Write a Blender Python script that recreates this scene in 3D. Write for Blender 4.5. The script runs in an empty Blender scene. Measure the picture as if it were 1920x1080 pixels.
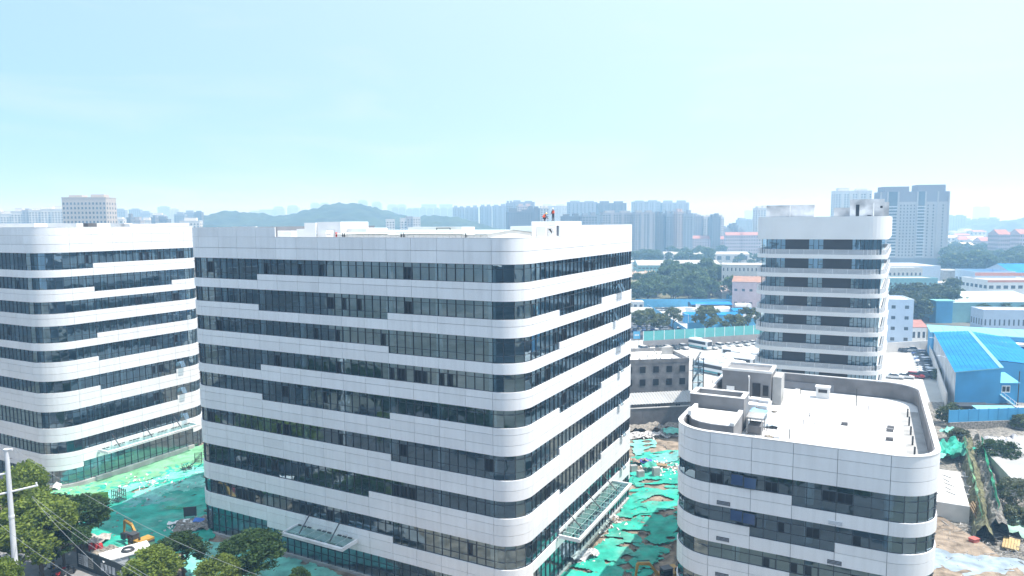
import bpy, math, random
import numpy as np
from mathutils import Vector, Matrix, noise
random.seed(7)
rng = np.random.default_rng(7)
scene = bpy.context.scene
COL = scene.collection
PI = math.pi

# ------------------------------------------------------------------ camera
FPX, CAMZ = 1305.9, 43.8
PITCH, ROLL = math.radians(5.307), math.radians(0.3754)
fwd = Vector((0, math.cos(PITCH), -math.sin(PITCH)))
r0 = Vector((1, 0, 0)); u0 = r0.cross(fwd)
rgt = r0 * math.cos(ROLL) - u0 * math.sin(ROLL)
upv = u0 * math.cos(ROLL) + r0 * math.sin(ROLL)
CAM = Vector((0, 0, CAMZ))
cd = bpy.data.cameras.new('camera'); cam = bpy.data.objects.new('camera', cd)
COL.objects.link(cam)
m = Matrix((rgt, upv, -fwd)).transposed().to_4x4(); m.translation = CAM
cam.matrix_world = m
cd.sensor_width = 36; cd.lens = FPX / 1920 * 36
cd.clip_start = 0.5; cd.clip_end = 20000
scene.camera = cam

# ------------------------------------------------------------------ light
SUN_EL = math.radians(65.5); SUN_AZ = math.radians(98.0)      # azimuth from +Y towards +X
sdir = Vector((math.sin(SUN_AZ) * math.cos(SUN_EL), math.cos(SUN_AZ) * math.cos(SUN_EL), math.sin(SUN_EL)))
world = bpy.data.worlds.new('World'); scene.world = world
world.use_nodes = True
wn, wl = world.node_tree.nodes, world.node_tree.links
wn.clear()
sky = wn.new('ShaderNodeTexSky'); sky.sky_type = 'NISHITA'; sky.sun_disc = False
sky.sun_elevation = SUN_EL; sky.sun_rotation = SUN_AZ
sky.altitude = 50; sky.air_density = 1.0; sky.dust_density = 1.0; sky.ozone_density = 2.0
bg = wn.new('ShaderNodeBackground'); bg.inputs['Strength'].default_value = 0.095
wo = wn.new('ShaderNodeOutputWorld')
tint = wn.new('ShaderNodeMix'); tint.data_type = 'RGBA'; tint.blend_type = 'MULTIPLY'; tint.inputs[0].default_value = 1.0
tint.inputs[7].default_value = (0.84, 1.08, 1.45, 1)
wl.new(sky.outputs['Color'], tint.inputs[6]); 
veil = wn.new('ShaderNodeMix'); veil.data_type = 'RGBA'; veil.inputs[0].default_value = 0.62      # thin even high haze over the whole sky
veil.inputs[7].default_value = (2.2, 4.45, 7.4, 1)
tc = wn.new('ShaderNodeTexCoord'); mpg = wn.new('ShaderNodeMapping'); mpg.inputs['Scale'].default_value = (1.6, 1.6, 9.0)
cn = wn.new('ShaderNodeTexNoise'); cn.inputs['Scale'].default_value = 1.7; cn.inputs['Detail'].default_value = 7; cn.inputs['Roughness'].default_value = .55; cn.inputs['Distortion'].default_value = .5
cr = wn.new('ShaderNodeValToRGB'); cr.color_ramp.elements[0].position = .48; cr.color_ramp.elements[1].position = .85
cm = wn.new('ShaderNodeMath'); cm.operation = 'MULTIPLY'; cm.inputs[1].default_value = .75
cl = wn.new('ShaderNodeMix'); cl.data_type = 'RGBA'; cl.inputs[7].default_value = (5.4, 6.2, 7.8, 1)
wl.new(tc.outputs['Generated'], mpg.inputs['Vector']); wl.new(mpg.outputs[0], cn.inputs['Vector']); wl.new(cn.outputs['Fac'], cr.inputs['Fac']); wl.new(cr.outputs['Color'], cm.inputs[0])
wl.new(tint.outputs[2], veil.inputs[6]); sv = wn.new('ShaderNodeVectorMath'); sv.operation = 'DOT_PRODUCT'; sv.inputs[1].default_value = tuple(sdir)       # wide aureole of the hazy sun
wl.new(tc.outputs['Generated'], sv.inputs[0])
am = wn.new('ShaderNodeMapRange'); am.inputs['From Min'].default_value = -0.3; am.inputs['From Max'].default_value = 1.0; am.inputs['To Min'].default_value = 0.0; am.inputs['To Max'].default_value = 1.2
wl.new(sv.outputs['Value'], am.inputs['Value'])
au = wn.new('ShaderNodeMix'); au.data_type = 'RGBA'; au.inputs[7].default_value = (6.8, 7.9, 9.4, 1)
wl.new(am.outputs['Result'], au.inputs[0]); wl.new(veil.outputs[2], au.inputs[6]); wl.new(au.outputs[2], cl.inputs[6]); wl.new(cm.outputs[0], cl.inputs[0]); wl.new(cl.outputs[2], bg.inputs['Color']); wl.new(bg.outputs['Background'], wo.inputs['Surface'])
sl = bpy.data.lights.new('sun', 'SUN'); sl.energy = 4.5; sl.angle = math.radians(0.5); sl.color = (1.0, 0.98, 0.95)
so = bpy.data.objects.new('sun', sl); COL.objects.link(so)
so.rotation_euler = (-sdir).to_track_quat('-Z', 'Y').to_euler(); so.location = (200, 200, 300)
scene.view_settings.view_transform = 'Standard'; scene.view_settings.look = 'None'
scene.view_settings.exposure = 0.66; scene.view_settings.gamma = 1.0
scene.view_settings.use_curve_mapping = False
scene.render.engine = 'CYCLES'
scene.cycles.transparent_max_bounces = 24
scene.cycles.max_bounces = 8
scene.cycles.volume_bounces = 1

# ------------------------------------------------------------------ helpers
def ray(px, py): return fwd + rgt * ((px - 960) / FPX) - upv * ((py - 540) / FPX)
def G(px, py, z=0.0):
    """point of the place seen at a pixel of the photograph, at height z"""
    d = ray(px, py); t = (z - CAMZ) / d.z; return CAM + d * t
def GY(px, py, y):
    d = ray(px, py); return CAM + d * (y / d.y)
TH = math.radians(27.31)
E1 = Vector((math.cos(TH), -math.sin(TH), 0)); E2 = Vector((math.sin(TH), math.cos(TH), 0))

MATS = {}
def mat(name, col, rough=.6, metal=0., var=.12, scale=.6, bump=0., col2=None, spec=.5, objvar=0., bscale=None, detail=4):
    if name in MATS: return MATS[name]
    M = bpy.data.materials.new(name); M.use_nodes = True
    n, l = M.node_tree.nodes, M.node_tree.links
    b = n['Principled BSDF']
    b.inputs['Roughness'].default_value = rough; b.inputs['Metallic'].default_value = metal
    b.inputs['Specular IOR Level'].default_value = spec
    c = Vector(col[:3])
    g = n.new('ShaderNodeNewGeometry')
    t = n.new('ShaderNodeTexNoise'); t.inputs['Scale'].default_value = scale; t.inputs['Detail'].default_value = detail
    l.new(g.outputs['Position'], t.inputs['Vector'])
    r = n.new('ShaderNodeValToRGB')
    r.color_ramp.elements[0].position = .33; r.color_ramp.elements[1].position = .67
    a = c * (1 - var); d = c * (1 + var) if col2 is None else Vector(col2[:3])
    r.color_ramp.elements[0].color = (*a, 1); r.color_ramp.elements[1].color = (*d, 1)
    l.new(t.outputs['Fac'], r.inputs['Fac'])
    out = r.outputs['Color']
    if objvar:
        oi = n.new('ShaderNodeObjectInfo'); mr = n.new('ShaderNodeMapRange')
        mr.inputs['To Min'].default_value = 1 - objvar; mr.inputs['To Max'].default_value = 1 + objvar
        l.new(oi.outputs['Random'], mr.inputs['Value'])
        hs = n.new('ShaderNodeHueSaturation'); l.new(out, hs.inputs['Color']); l.new(mr.outputs['Result'], hs.inputs['Value'])
        out = hs.outputs['Color']
    l.new(out, b.inputs['Base Color'])
    if bump:
        t2 = n.new('ShaderNodeTexNoise'); t2.inputs['Scale'].default_value = bscale or scale * 6; t2.inputs['Detail'].default_value = 5
        l.new(g.outputs['Position'], t2.inputs['Vector'])
        bp = n.new('ShaderNodeBump'); bp.inputs['Strength'].default_value = bump; bp.inputs['Distance'].default_value = .3
        l.new(t2.outputs['Fac'], bp.inputs['Height']); l.new(bp.outputs['Normal'], b.inputs['Normal'])
    MATS[name] = M; return M

def glass_mat(name, tint=(.70, .87, .94), refl=1.0, base=.25):
    M = bpy.data.materials.new(name); M.use_nodes = True
    n, l = M.node_tree.nodes, M.node_tree.links; n.clear()
    o = n.new('ShaderNodeOutputMaterial'); mx = n.new('ShaderNodeMixShader')
    tr = n.new('ShaderNodeBsdfTransparent'); tr.inputs['Color'].default_value = (*tint, 1)
    gl = n.new('ShaderNodeBsdfGlossy'); gl.inputs['Roughness'].default_value = .015; gl.inputs['Color'].default_value = (.66, .87, 1, 1)
    fr = n.new('ShaderNodeFresnel'); fr.inputs['IOR'].default_value = 1.6
    ma = n.new('ShaderNodeMath'); ma.operation = 'MULTIPLY_ADD'; ma.inputs[1].default_value = refl; ma.inputs[2].default_value = base
    # wavy float glass
    g = n.new('ShaderNodeNewGeometry'); t = n.new('ShaderNodeTexNoise'); t.inputs['Scale'].default_value = .9; t.inputs['Detail'].default_value = 1
    l.new(g.outputs['Position'], t.inputs['Vector'])
    bp = n.new('ShaderNodeBump'); bp.inputs['Strength'].default_value = .06; bp.inputs['Distance'].default_value = .2
    l.new(t.outputs['Fac'], bp.inputs['Height']); l.new(bp.outputs['Normal'], gl.inputs['Normal'])
    l.new(fr.outputs['Fac'], ma.inputs[0]); ma.use_clamp = True
    l.new(ma.outputs[0], mx.inputs['Fac']); l.new(tr.outputs[0], mx.inputs[1]); l.new(gl.outputs[0], mx.inputs[2])
    l.new(mx.outputs[0], o.inputs['Surface']); MATS[name] = M; return M

class MB:
    def __init__(s): s.v = []; s.f = []
    def box(s, x0, x1, y0, y1, z0, z1):
        b = len(s.v)
        s.v += [(x0,y0,z0),(x1,y0,z0),(x1,y1,z0),(x0,y1,z0),(x0,y0,z1),(x1,y0,z1),(x1,y1,z1),(x0,y1,z1)]
        s.f += [tuple(b+i for i in q) for q in ((3,2,1,0),(4,5,6,7),(0,1,5,4),(1,2,6,5),(2,3,7,6),(3,0,4,7))]; return s
    def quad(s, a, b, c, d):
        i = len(s.v); s.v += [tuple(a), tuple(b), tuple(c), tuple(d)]; s.f.append((i, i+1, i+2, i+3)); return s
    def poly(s, pts):
        i = len(s.v); s.v += [tuple(p) for p in pts]; s.f.append(tuple(range(i, i+len(pts)))); return s
    def prism(s, pts, z0, z1):            # pts: ccw xy
        n = len(pts); b = len(s.v)
        s.v += [(p[0], p[1], z0) for p in pts] + [(p[0], p[1], z1) for p in pts]
        s.f.append(tuple(b+i for i in reversed(range(n)))); s.f.append(tuple(b+n+i for i in range(n)))
        for i in range(n):
            j = (i+1) % n; s.f.append((b+i, b+j, b+n+j, b+n+i))
        return s
    def strip(s, outer, inner, z0, z1):   # bent slab between two polylines
        n = len(outer); b = len(s.v)
        for z in (z0, z1):
            s.v += [(p[0], p[1], z) for p in outer] + [(p[0], p[1], z) for p in inner]
        o0, i0, o1, i1 = b, b+n, b+2*n, b+3*n
        for k in range(n-1):
            s.f += [(o0+k, o0+k+1, o1+k+1, o1+k), (i0+k+1, i0+k, i1+k, i1+k+1),
                    (o1+k, o1+k+1, i1+k+1, i1+k), (o0+k+1, o0+k, i0+k, i0+k+1)]
        s.f += [(o0, o1, i1, i0), (o0+n-1, i0+n-1, i1+n-1, o1+n-1)]; return s
    def bar(s, a, b, r=.05, n=6, r2=None):
        a = Vector(a); b = Vector(b); d = (b-a); r2 = r if r2 is None else r2
        if d.length < 1e-6: return s
        q = d.to_track_quat('Z', 'Y'); i = len(s.v)
        for p, rr in ((a, r), (b, r2)):
            for k in range(n):
                t = 2*PI*(k+.5)/n; s.v.append(tuple(p + q @ Vector((rr*math.cos(t), rr*math.sin(t), 0))))
        for k in range(n):
            j = (k+1) % n; s.f.append((i+k, i+j, i+n+j, i+n+k))
        s.f += [tuple(i+k for k in reversed(range(n))), tuple(i+n+k for k in range(n))]; return s
    def tube(s, pts, r, n=5):
        for a, b in zip(pts[:-1], pts[1:]): s.bar(a, b, r, n)
        return s
    def ball(s, c, r, sq=(1, 1, 1), n=8, jit=0):
        i = len(s.v); h = n//2+1
        for a in range(h):
            p = PI*a/(h-1)
            for k in range(n):
                t = 2*PI*k/n; j = 1+random.uniform(-jit, jit)
                s.v.append((c[0]+r*sq[0]*math.sin(p)*math.cos(t)*j, c[1]+r*sq[1]*math.sin(p)*math.sin(t)*j, c[2]+r*sq[2]*math.cos(p)*j))
        for a in range(h-1):
            for k in range(n):
                j = (k+1) % n; s.f.append((i+a*n+k, i+(a+1)*n+k, i+(a+1)*n+j, i+a*n+j))
        return s
    def mesh(s, name, mats, smooth=False):
        me = bpy.data.meshes.new(name); me.from_pydata(s.v, [], s.f)
        for q in (mats if isinstance(mats, (list, tuple)) else [mats]): me.materials.append(q)
        if smooth: me.polygons.foreach_set('use_smooth', [True]*len(me.polygons))
        me.update(); return me
    def build(s, name, mats, parent=None, loc=(0,0,0), rot=0, smooth=False, kind=None):
        return link(name, s.mesh(name, mats, smooth), parent, loc, rot, kind)
def link(name, me, parent=None, loc=(0,0,0), rot=0, kind=None):
    o = bpy.data.objects.new(name, me); COL.objects.link(o); o.location = loc
    o.rotation_euler = (0, 0, rot) if not isinstance(rot, tuple) else rot
    if parent: o.parent = parent
    if kind: o['kind'] = kind
    return o
def tag(o, label, cat, group=None):
    o['label'] = label; o['category'] = cat
    if group: o['group'] = group
    return o
def thing(name, label, cat, loc=(0,0,0), rot=0, group=None, scale=1):
    o = bpy.data.objects.new(name, None); COL.objects.link(o); o.empty_display_size = .3
    o.location = loc; o.rotation_euler = (0, 0, rot); o.scale = (scale,)*3 if not isinstance(scale, tuple) else scale
    return tag(o, label, cat, group)
def dup(src, label=None, loc=None, rot=None, scale=None, group=None):
    c = src.copy(); COL.objects.link(c)
    if loc is not None: c.location = loc
    if rot is not None: c.rotation_euler = (0, 0, rot)
    if scale is not None: c.scale = (scale,)*3 if not isinstance(scale, tuple) else scale
    if label: c['label'] = label
    if group: c['group'] = group
    for ch in list(src.children):
        d = ch.copy(); COL.objects.link(d); d.parent = c
        for g in list(ch.children):
            e = g.copy(); COL.objects.link(e); e.parent = d
    return c
ORD = ['first','second','third','fourth','fifth','sixth','seventh','eighth','ninth','tenth','eleventh','twelfth','thirteenth',
       'fourteenth','fifteenth','sixteenth','seventeenth','eighteenth','nineteenth','twentieth']
def px_area(p, nrm, a):
    d = CAM - p; L = d.length
    return a*max(.02, abs(d.normalized().dot(nrm)))/L**2*FPX**2

# ------------------------------------------------------------------ materials
M_panel = mat('white_aluminium_panel', (.80, .81, .82), rough=.38, var=.02, scale=.25, objvar=.045)
def streaks(M):                     # faint rain streaks down the cladding
    n, l = M.node_tree.nodes, M.node_tree.links; b = n['Principled BSDF']; src = b.inputs['Base Color'].links[0].from_socket
    g = n.new('ShaderNodeNewGeometry'); mp = n.new('ShaderNodeMapping'); mp.inputs['Scale'].default_value = (1.5, 1.5, .10)
    t = n.new('ShaderNodeTexNoise'); t.inputs['Scale'].default_value = 1.3; t.inputs['Detail'].default_value = 6
    l.new(g.outputs['Position'], mp.inputs['Vector']); l.new(mp.outputs[0], t.inputs['Vector'])
    r = n.new('ShaderNodeMapRange'); r.inputs['From Min'].default_value = .42; r.inputs['From Max'].default_value = .75; r.inputs['To Min'].default_value = 1; r.inputs['To Max'].default_value = .91
    l.new(t.outputs['Fac'], r.inputs['Value']); hs = n.new('ShaderNodeHueSaturation'); l.new(src, hs.inputs['Color']); l.new(r.outputs['Result'], hs.inputs['Value']); l.new(hs.outputs['Color'], b.inputs['Base Color'])
streaks(M_panel)
M_back = mat('grey_backing', (.16, .17, .19), rough=.7)
M_frame = mat('dark_window_frame', (.045, .057, .07), rough=.4)
M_lframe = mat('pale_window_frame', (.35, .38, .42), rough=.4)
M_dark = mat('dark_opening', (.012, .014, .018), rough=.3)
M_slab = mat('interior_concrete', (.46, .51, .54), rough=.8, var=.25, scale=.3)
M_core = mat('interior_wall', (.42, .47, .51), rough=.85, var=.3, scale=.15)
M_column = mat('interior_column', (.72, .78, .78), rough=.7)
M_conc = mat('concrete', (.36, .36, .35), rough=.85, var=.2, scale=.5, bump=.15)
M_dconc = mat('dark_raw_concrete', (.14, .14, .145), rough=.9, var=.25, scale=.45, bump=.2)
M_white = mat('white_render', (.78, .78, .77), rough=.8, var=.05, scale=.4)
M_roof = mat('white_roof_screed', (.66, .66, .65), rough=.85, var=.07, scale=.35)
M_glass = glass_mat('tinted_glass')
M_cglass = glass_mat('canopy_glass', (.62, .78, .76), .8, .12)
M_steel = mat('dark_steel', (.06, .065, .07), rough=.4, metal=.3)
M_wsteel = mat('white_steel', (.75, .76, .77), rough=.35)
M_soil = mat('soil', (.19, .15, .11), rough=.95, var=.3, scale=.7, bump=.7, col2=(.36, .29, .22), detail=9)
M_rubble = mat('rubble', (.25, .23, .2), rough=.95, var=.5, scale=3, bump=.5)
M_cglassd = mat('car_glass', (.02, .025, .03), rough=.08)
M_tyre = mat('tyre', (.02, .02, .02), rough=.8)
M_farw = mat('far_window', (.07, .09, .11), rough=.25, var=.4, scale=.15)
M_bark = mat('bark', (.09, .07, .05), rough=.9)
# ------------------------------------------------------------------ ground
def hgt(x, y):
    p = Vector((x*.12, y*.12, 0)); q = Vector((x*.5, y*.5, 3))
    return .55*noise.noise(p) + .16*noise.noise(q)
Mg = mat('town_ground', (.08, .10, .065), rough=.95, var=.45, scale=.02, bump=.2, col2=(.21, .205, .185), bscale=.4, detail=8)
link('ground', MB().quad((-6000,-400,-.9),(6000,-400,-.9),(6000,9000,-.9),(-6000,9000,-.9)).mesh('ground', Mg), kind='structure')
M_lot = mat('pale_concrete_yard', (.44, .44, .42), rough=.9, var=.12, scale=.12, bump=.1)
M_asph = mat('asphalt', (.07, .07, .075), rough=.9, var=.2, scale=.3, bump=.1)
M_pave = mat('grey_paving', (.24, .24, .24), rough=.9, var=.15, scale=.8)
def sheet(name, pix, z, m, world=False):
    pts = [G(*p, z) for p in pix] if not world else [Vector((p[0], p[1], z)) for p in pix]
    return MB().poly([(p.x, p.y, z) for p in pts]).build(name, m, kind='structure')
# building site: bumpy soil
def grid_sheet(name, x0, x1, y0, y1, st, hf, keep, m, kind=None, smooth=True):
    mb = MB(); nx = int((x1-x0)/st)+1; ny = int((y1-y0)/st)+1; idx = {}
    def vid(i, j):
        if (i, j) not in idx:
            x, y = x0+i*st, y0+j*st; idx[(i, j)] = len(mb.v); mb.v.append((x, y, hf(x, y)))
        return idx[(i, j)]
    for i in range(nx-1):
        for j in range(ny-1):
            if keep(x0+(i+.5)*st, y0+(j+.5)*st): mb.f.append((vid(i,j), vid(i+1,j), vid(i+1,j+1), vid(i,j+1)))
    return mb.build(name, m, kind=kind, smooth=smooth)
grid_sheet('site_ground', -100, 64, 60, 152, .8, lambda x, y: hgt(x, y)-.12, lambda x, y: not (x > 44 and y < 80), M_soil, 'structure')
sheet('road', [(-90, 30), (-90, 70), (-40, 74), (30, 40), (30, 5)], .62, M_asph, True)
sheet('pavement', [(-95, 72), (-95, 88), (-62, 90.5), (-45, 83.5), (-20, 74), (-40, 70)], .70, M_pave, True)
sheet('bus_yard', [(1170, 745), (1160, 640), (1450, 625), (1752, 640), (1775, 690), (1815, 772), (1700, 772)], -.30, M_lot)
sheet('truck_yard', [(1205, 590), (1240, 577), (1440, 568), (1440, 606), (1300, 620)], -.55, M_lot)
sheet('street', [(1180, 604), (1250, 605), (1300, 628), (1440, 618), (1440, 632), (1180, 640)], -.5, M_asph)

def inside(x, y, poly):
    c = False; n = len(poly)
    for i in range(n):
        a, b = poly[i], poly[(i+1) % n]
        if (a[1] > y) != (b[1] > y) and x < (b[0]-a[0])*(y-a[1])/(b[1]-a[1])+a[0]: c = not c
    return c
# dust nets
def net_mat(name, c):
    M = mat(name, c, rough=.75, var=.3, scale=.5, bump=.55, bscale=1.6, detail=9)
    n, l = M.node_tree.nodes, M.node_tree.links; b = n['Principled BSDF']; src = b.inputs['Base Color'].links[0].from_socket
    g = n.new('ShaderNodeNewGeometry'); t = n.new('ShaderNodeTexNoise'); t.inputs['Scale'].default_value = .16; t.inputs['Detail'].default_value = 9; t.inputs['Roughness'].default_value = .65
    l.new(g.outputs['Position'], t.inputs['Vector']); r = n.new('ShaderNodeValToRGB'); r.color_ramp.elements[0].position = .50; r.color_ramp.elements[1].position = .74
    l.new(t.outputs['Fac'], r.inputs['Fac']); ma = n.new('ShaderNodeMath'); ma.operation = 'MULTIPLY'; ma.inputs[1].default_value = .38; l.new(r.outputs['Color'], ma.inputs[0])
    mx = n.new('ShaderNodeMix'); mx.data_type = 'RGBA'; l.new(ma.outputs[0], mx.inputs[0]); l.new(src, mx.inputs[6]); mx.inputs[7].default_value = (.36, .46, .40, 1)   # dust lying on the net
    l.new(mx.outputs[2], b.inputs['Base Color']); return M
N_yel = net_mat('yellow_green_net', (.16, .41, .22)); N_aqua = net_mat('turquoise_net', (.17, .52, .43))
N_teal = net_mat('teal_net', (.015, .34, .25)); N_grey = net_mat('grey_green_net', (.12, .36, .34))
nets = [
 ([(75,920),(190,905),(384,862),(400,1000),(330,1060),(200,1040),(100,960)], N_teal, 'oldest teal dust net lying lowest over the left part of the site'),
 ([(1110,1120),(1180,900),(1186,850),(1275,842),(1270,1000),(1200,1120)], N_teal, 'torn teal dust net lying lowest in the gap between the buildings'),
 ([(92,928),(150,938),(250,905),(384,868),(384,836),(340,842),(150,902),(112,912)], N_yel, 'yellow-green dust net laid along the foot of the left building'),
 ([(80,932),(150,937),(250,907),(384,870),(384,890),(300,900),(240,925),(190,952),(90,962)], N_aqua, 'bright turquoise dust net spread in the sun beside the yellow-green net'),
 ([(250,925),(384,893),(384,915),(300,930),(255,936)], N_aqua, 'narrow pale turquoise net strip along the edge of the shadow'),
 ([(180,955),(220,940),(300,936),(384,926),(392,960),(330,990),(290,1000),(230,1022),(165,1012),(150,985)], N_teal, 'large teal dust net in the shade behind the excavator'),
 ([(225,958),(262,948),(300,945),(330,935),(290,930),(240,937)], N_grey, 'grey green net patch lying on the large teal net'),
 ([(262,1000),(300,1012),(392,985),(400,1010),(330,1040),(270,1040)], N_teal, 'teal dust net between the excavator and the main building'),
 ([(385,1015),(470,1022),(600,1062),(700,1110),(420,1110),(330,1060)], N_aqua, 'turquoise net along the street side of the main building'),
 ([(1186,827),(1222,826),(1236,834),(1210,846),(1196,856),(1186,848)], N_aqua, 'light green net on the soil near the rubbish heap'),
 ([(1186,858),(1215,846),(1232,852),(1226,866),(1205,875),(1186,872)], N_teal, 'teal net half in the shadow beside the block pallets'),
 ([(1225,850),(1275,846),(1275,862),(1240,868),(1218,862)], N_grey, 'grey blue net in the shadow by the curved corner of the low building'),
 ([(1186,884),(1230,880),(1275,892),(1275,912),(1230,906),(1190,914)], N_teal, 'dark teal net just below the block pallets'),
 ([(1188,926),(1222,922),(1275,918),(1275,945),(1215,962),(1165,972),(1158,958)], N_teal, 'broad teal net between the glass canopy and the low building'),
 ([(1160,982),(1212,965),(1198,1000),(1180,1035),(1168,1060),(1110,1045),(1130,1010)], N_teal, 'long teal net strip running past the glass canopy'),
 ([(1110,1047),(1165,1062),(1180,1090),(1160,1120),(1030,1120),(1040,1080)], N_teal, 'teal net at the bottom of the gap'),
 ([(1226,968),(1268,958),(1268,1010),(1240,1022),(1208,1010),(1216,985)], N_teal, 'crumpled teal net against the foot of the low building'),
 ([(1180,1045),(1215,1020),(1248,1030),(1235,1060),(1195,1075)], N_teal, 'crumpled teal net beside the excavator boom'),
]
for k, (pp, mm, lab) in enumerate(nets):
    pl = [(G(*p).x, G(*p).y) for p in pp]
    xs = [p[0] for p in pl]; ys = [p[1] for p in pl]
    gap_ = pp[0][0] > 1000; crump = .34 if 'crumpled' in lab else (.18 if gap_ else .12)
    def hf(x, y, k=k, crump=crump):
        r = noise.noise(Vector((x*1.3, y*1.3, k))); w = abs(noise.noise(Vector((x*.45, y*.8, k*3.1))))
        return hgt(x, y) + .02 + .01*k + crump*max(0, r)*.6 + .25*max(0, .12-w)*2
    def keep(x, y, pl=pl, k=k, gap_=gap_):
        dx = 1.1*noise.noise(Vector((x*.6, y*.6, k+5))); dy = 1.1*noise.noise(Vector((x*.6, y*.6, k+9)))
        return inside(x+dx, y+dy, pl) and noise.noise(Vector((x*.28, y*.5, k+20))) < ((.3 if gap_ else .62) if k > 1 else (-.05 if gap_ else .3))
    o = grid_sheet('dust_net', min(xs)-1.2, max(xs)+1.2, min(ys)-1.2, max(ys)+1.2, .22, hf, keep, mm)
    tag(o, lab, 'dust net', 'green dust nets over the building site')
# stones and litter on the site
mb = MB()
for i in range(900):
    if i < 450: q = G(random.uniform(1060, 1270), random.uniform(820, 1080))
    else: q = G(random.uniform(100, 640), random.uniform(870, 1090))
    x, y = q.x, q.y; s = random.uniform(.06, .28)
    mb.ball((x, y, hgt(x, y)+s*.3), s, (random.uniform(.7,1.6), 1, .6), 5, .3)
mb.build('loose_stones', M_rubble, kind='stuff')
Mlit = mat('litter', (.6, .6, .58), var=.5, scale=2)
mb = MB()
def litter(cx, cy, n, rx, ry):
    for i in range(n*2):
        q = G(random.gauss(cx, rx), random.gauss(cy, ry)); a = random.uniform(0, PI); L = random.uniform(.08, .34); w = random.uniform(.04, .16)
        z = hgt(q.x, q.y)+random.uniform(.08, .25); d = Vector((math.cos(a)*L, math.sin(a)*L, random.uniform(-.1, .2))); e = Vector((-math.sin(a)*w, math.cos(a)*w, random.uniform(-.1, .1)))
        c = Vector((q.x, q.y, z)); mb.quad(c-d-e, c+d-e, c+d+e, c-d+e)
litter(350, 990, 60, 16, 7); litter(1085, 1045, 50, 12, 8); litter(1215, 817, 160, 16, 3); litter(1135, 985, 50, 18, 14); litter(1245, 880, 60, 20, 8)
litter(300, 905, 40, 45, 10)
mb.build('litter', Mlit, kind='stuff')
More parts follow.
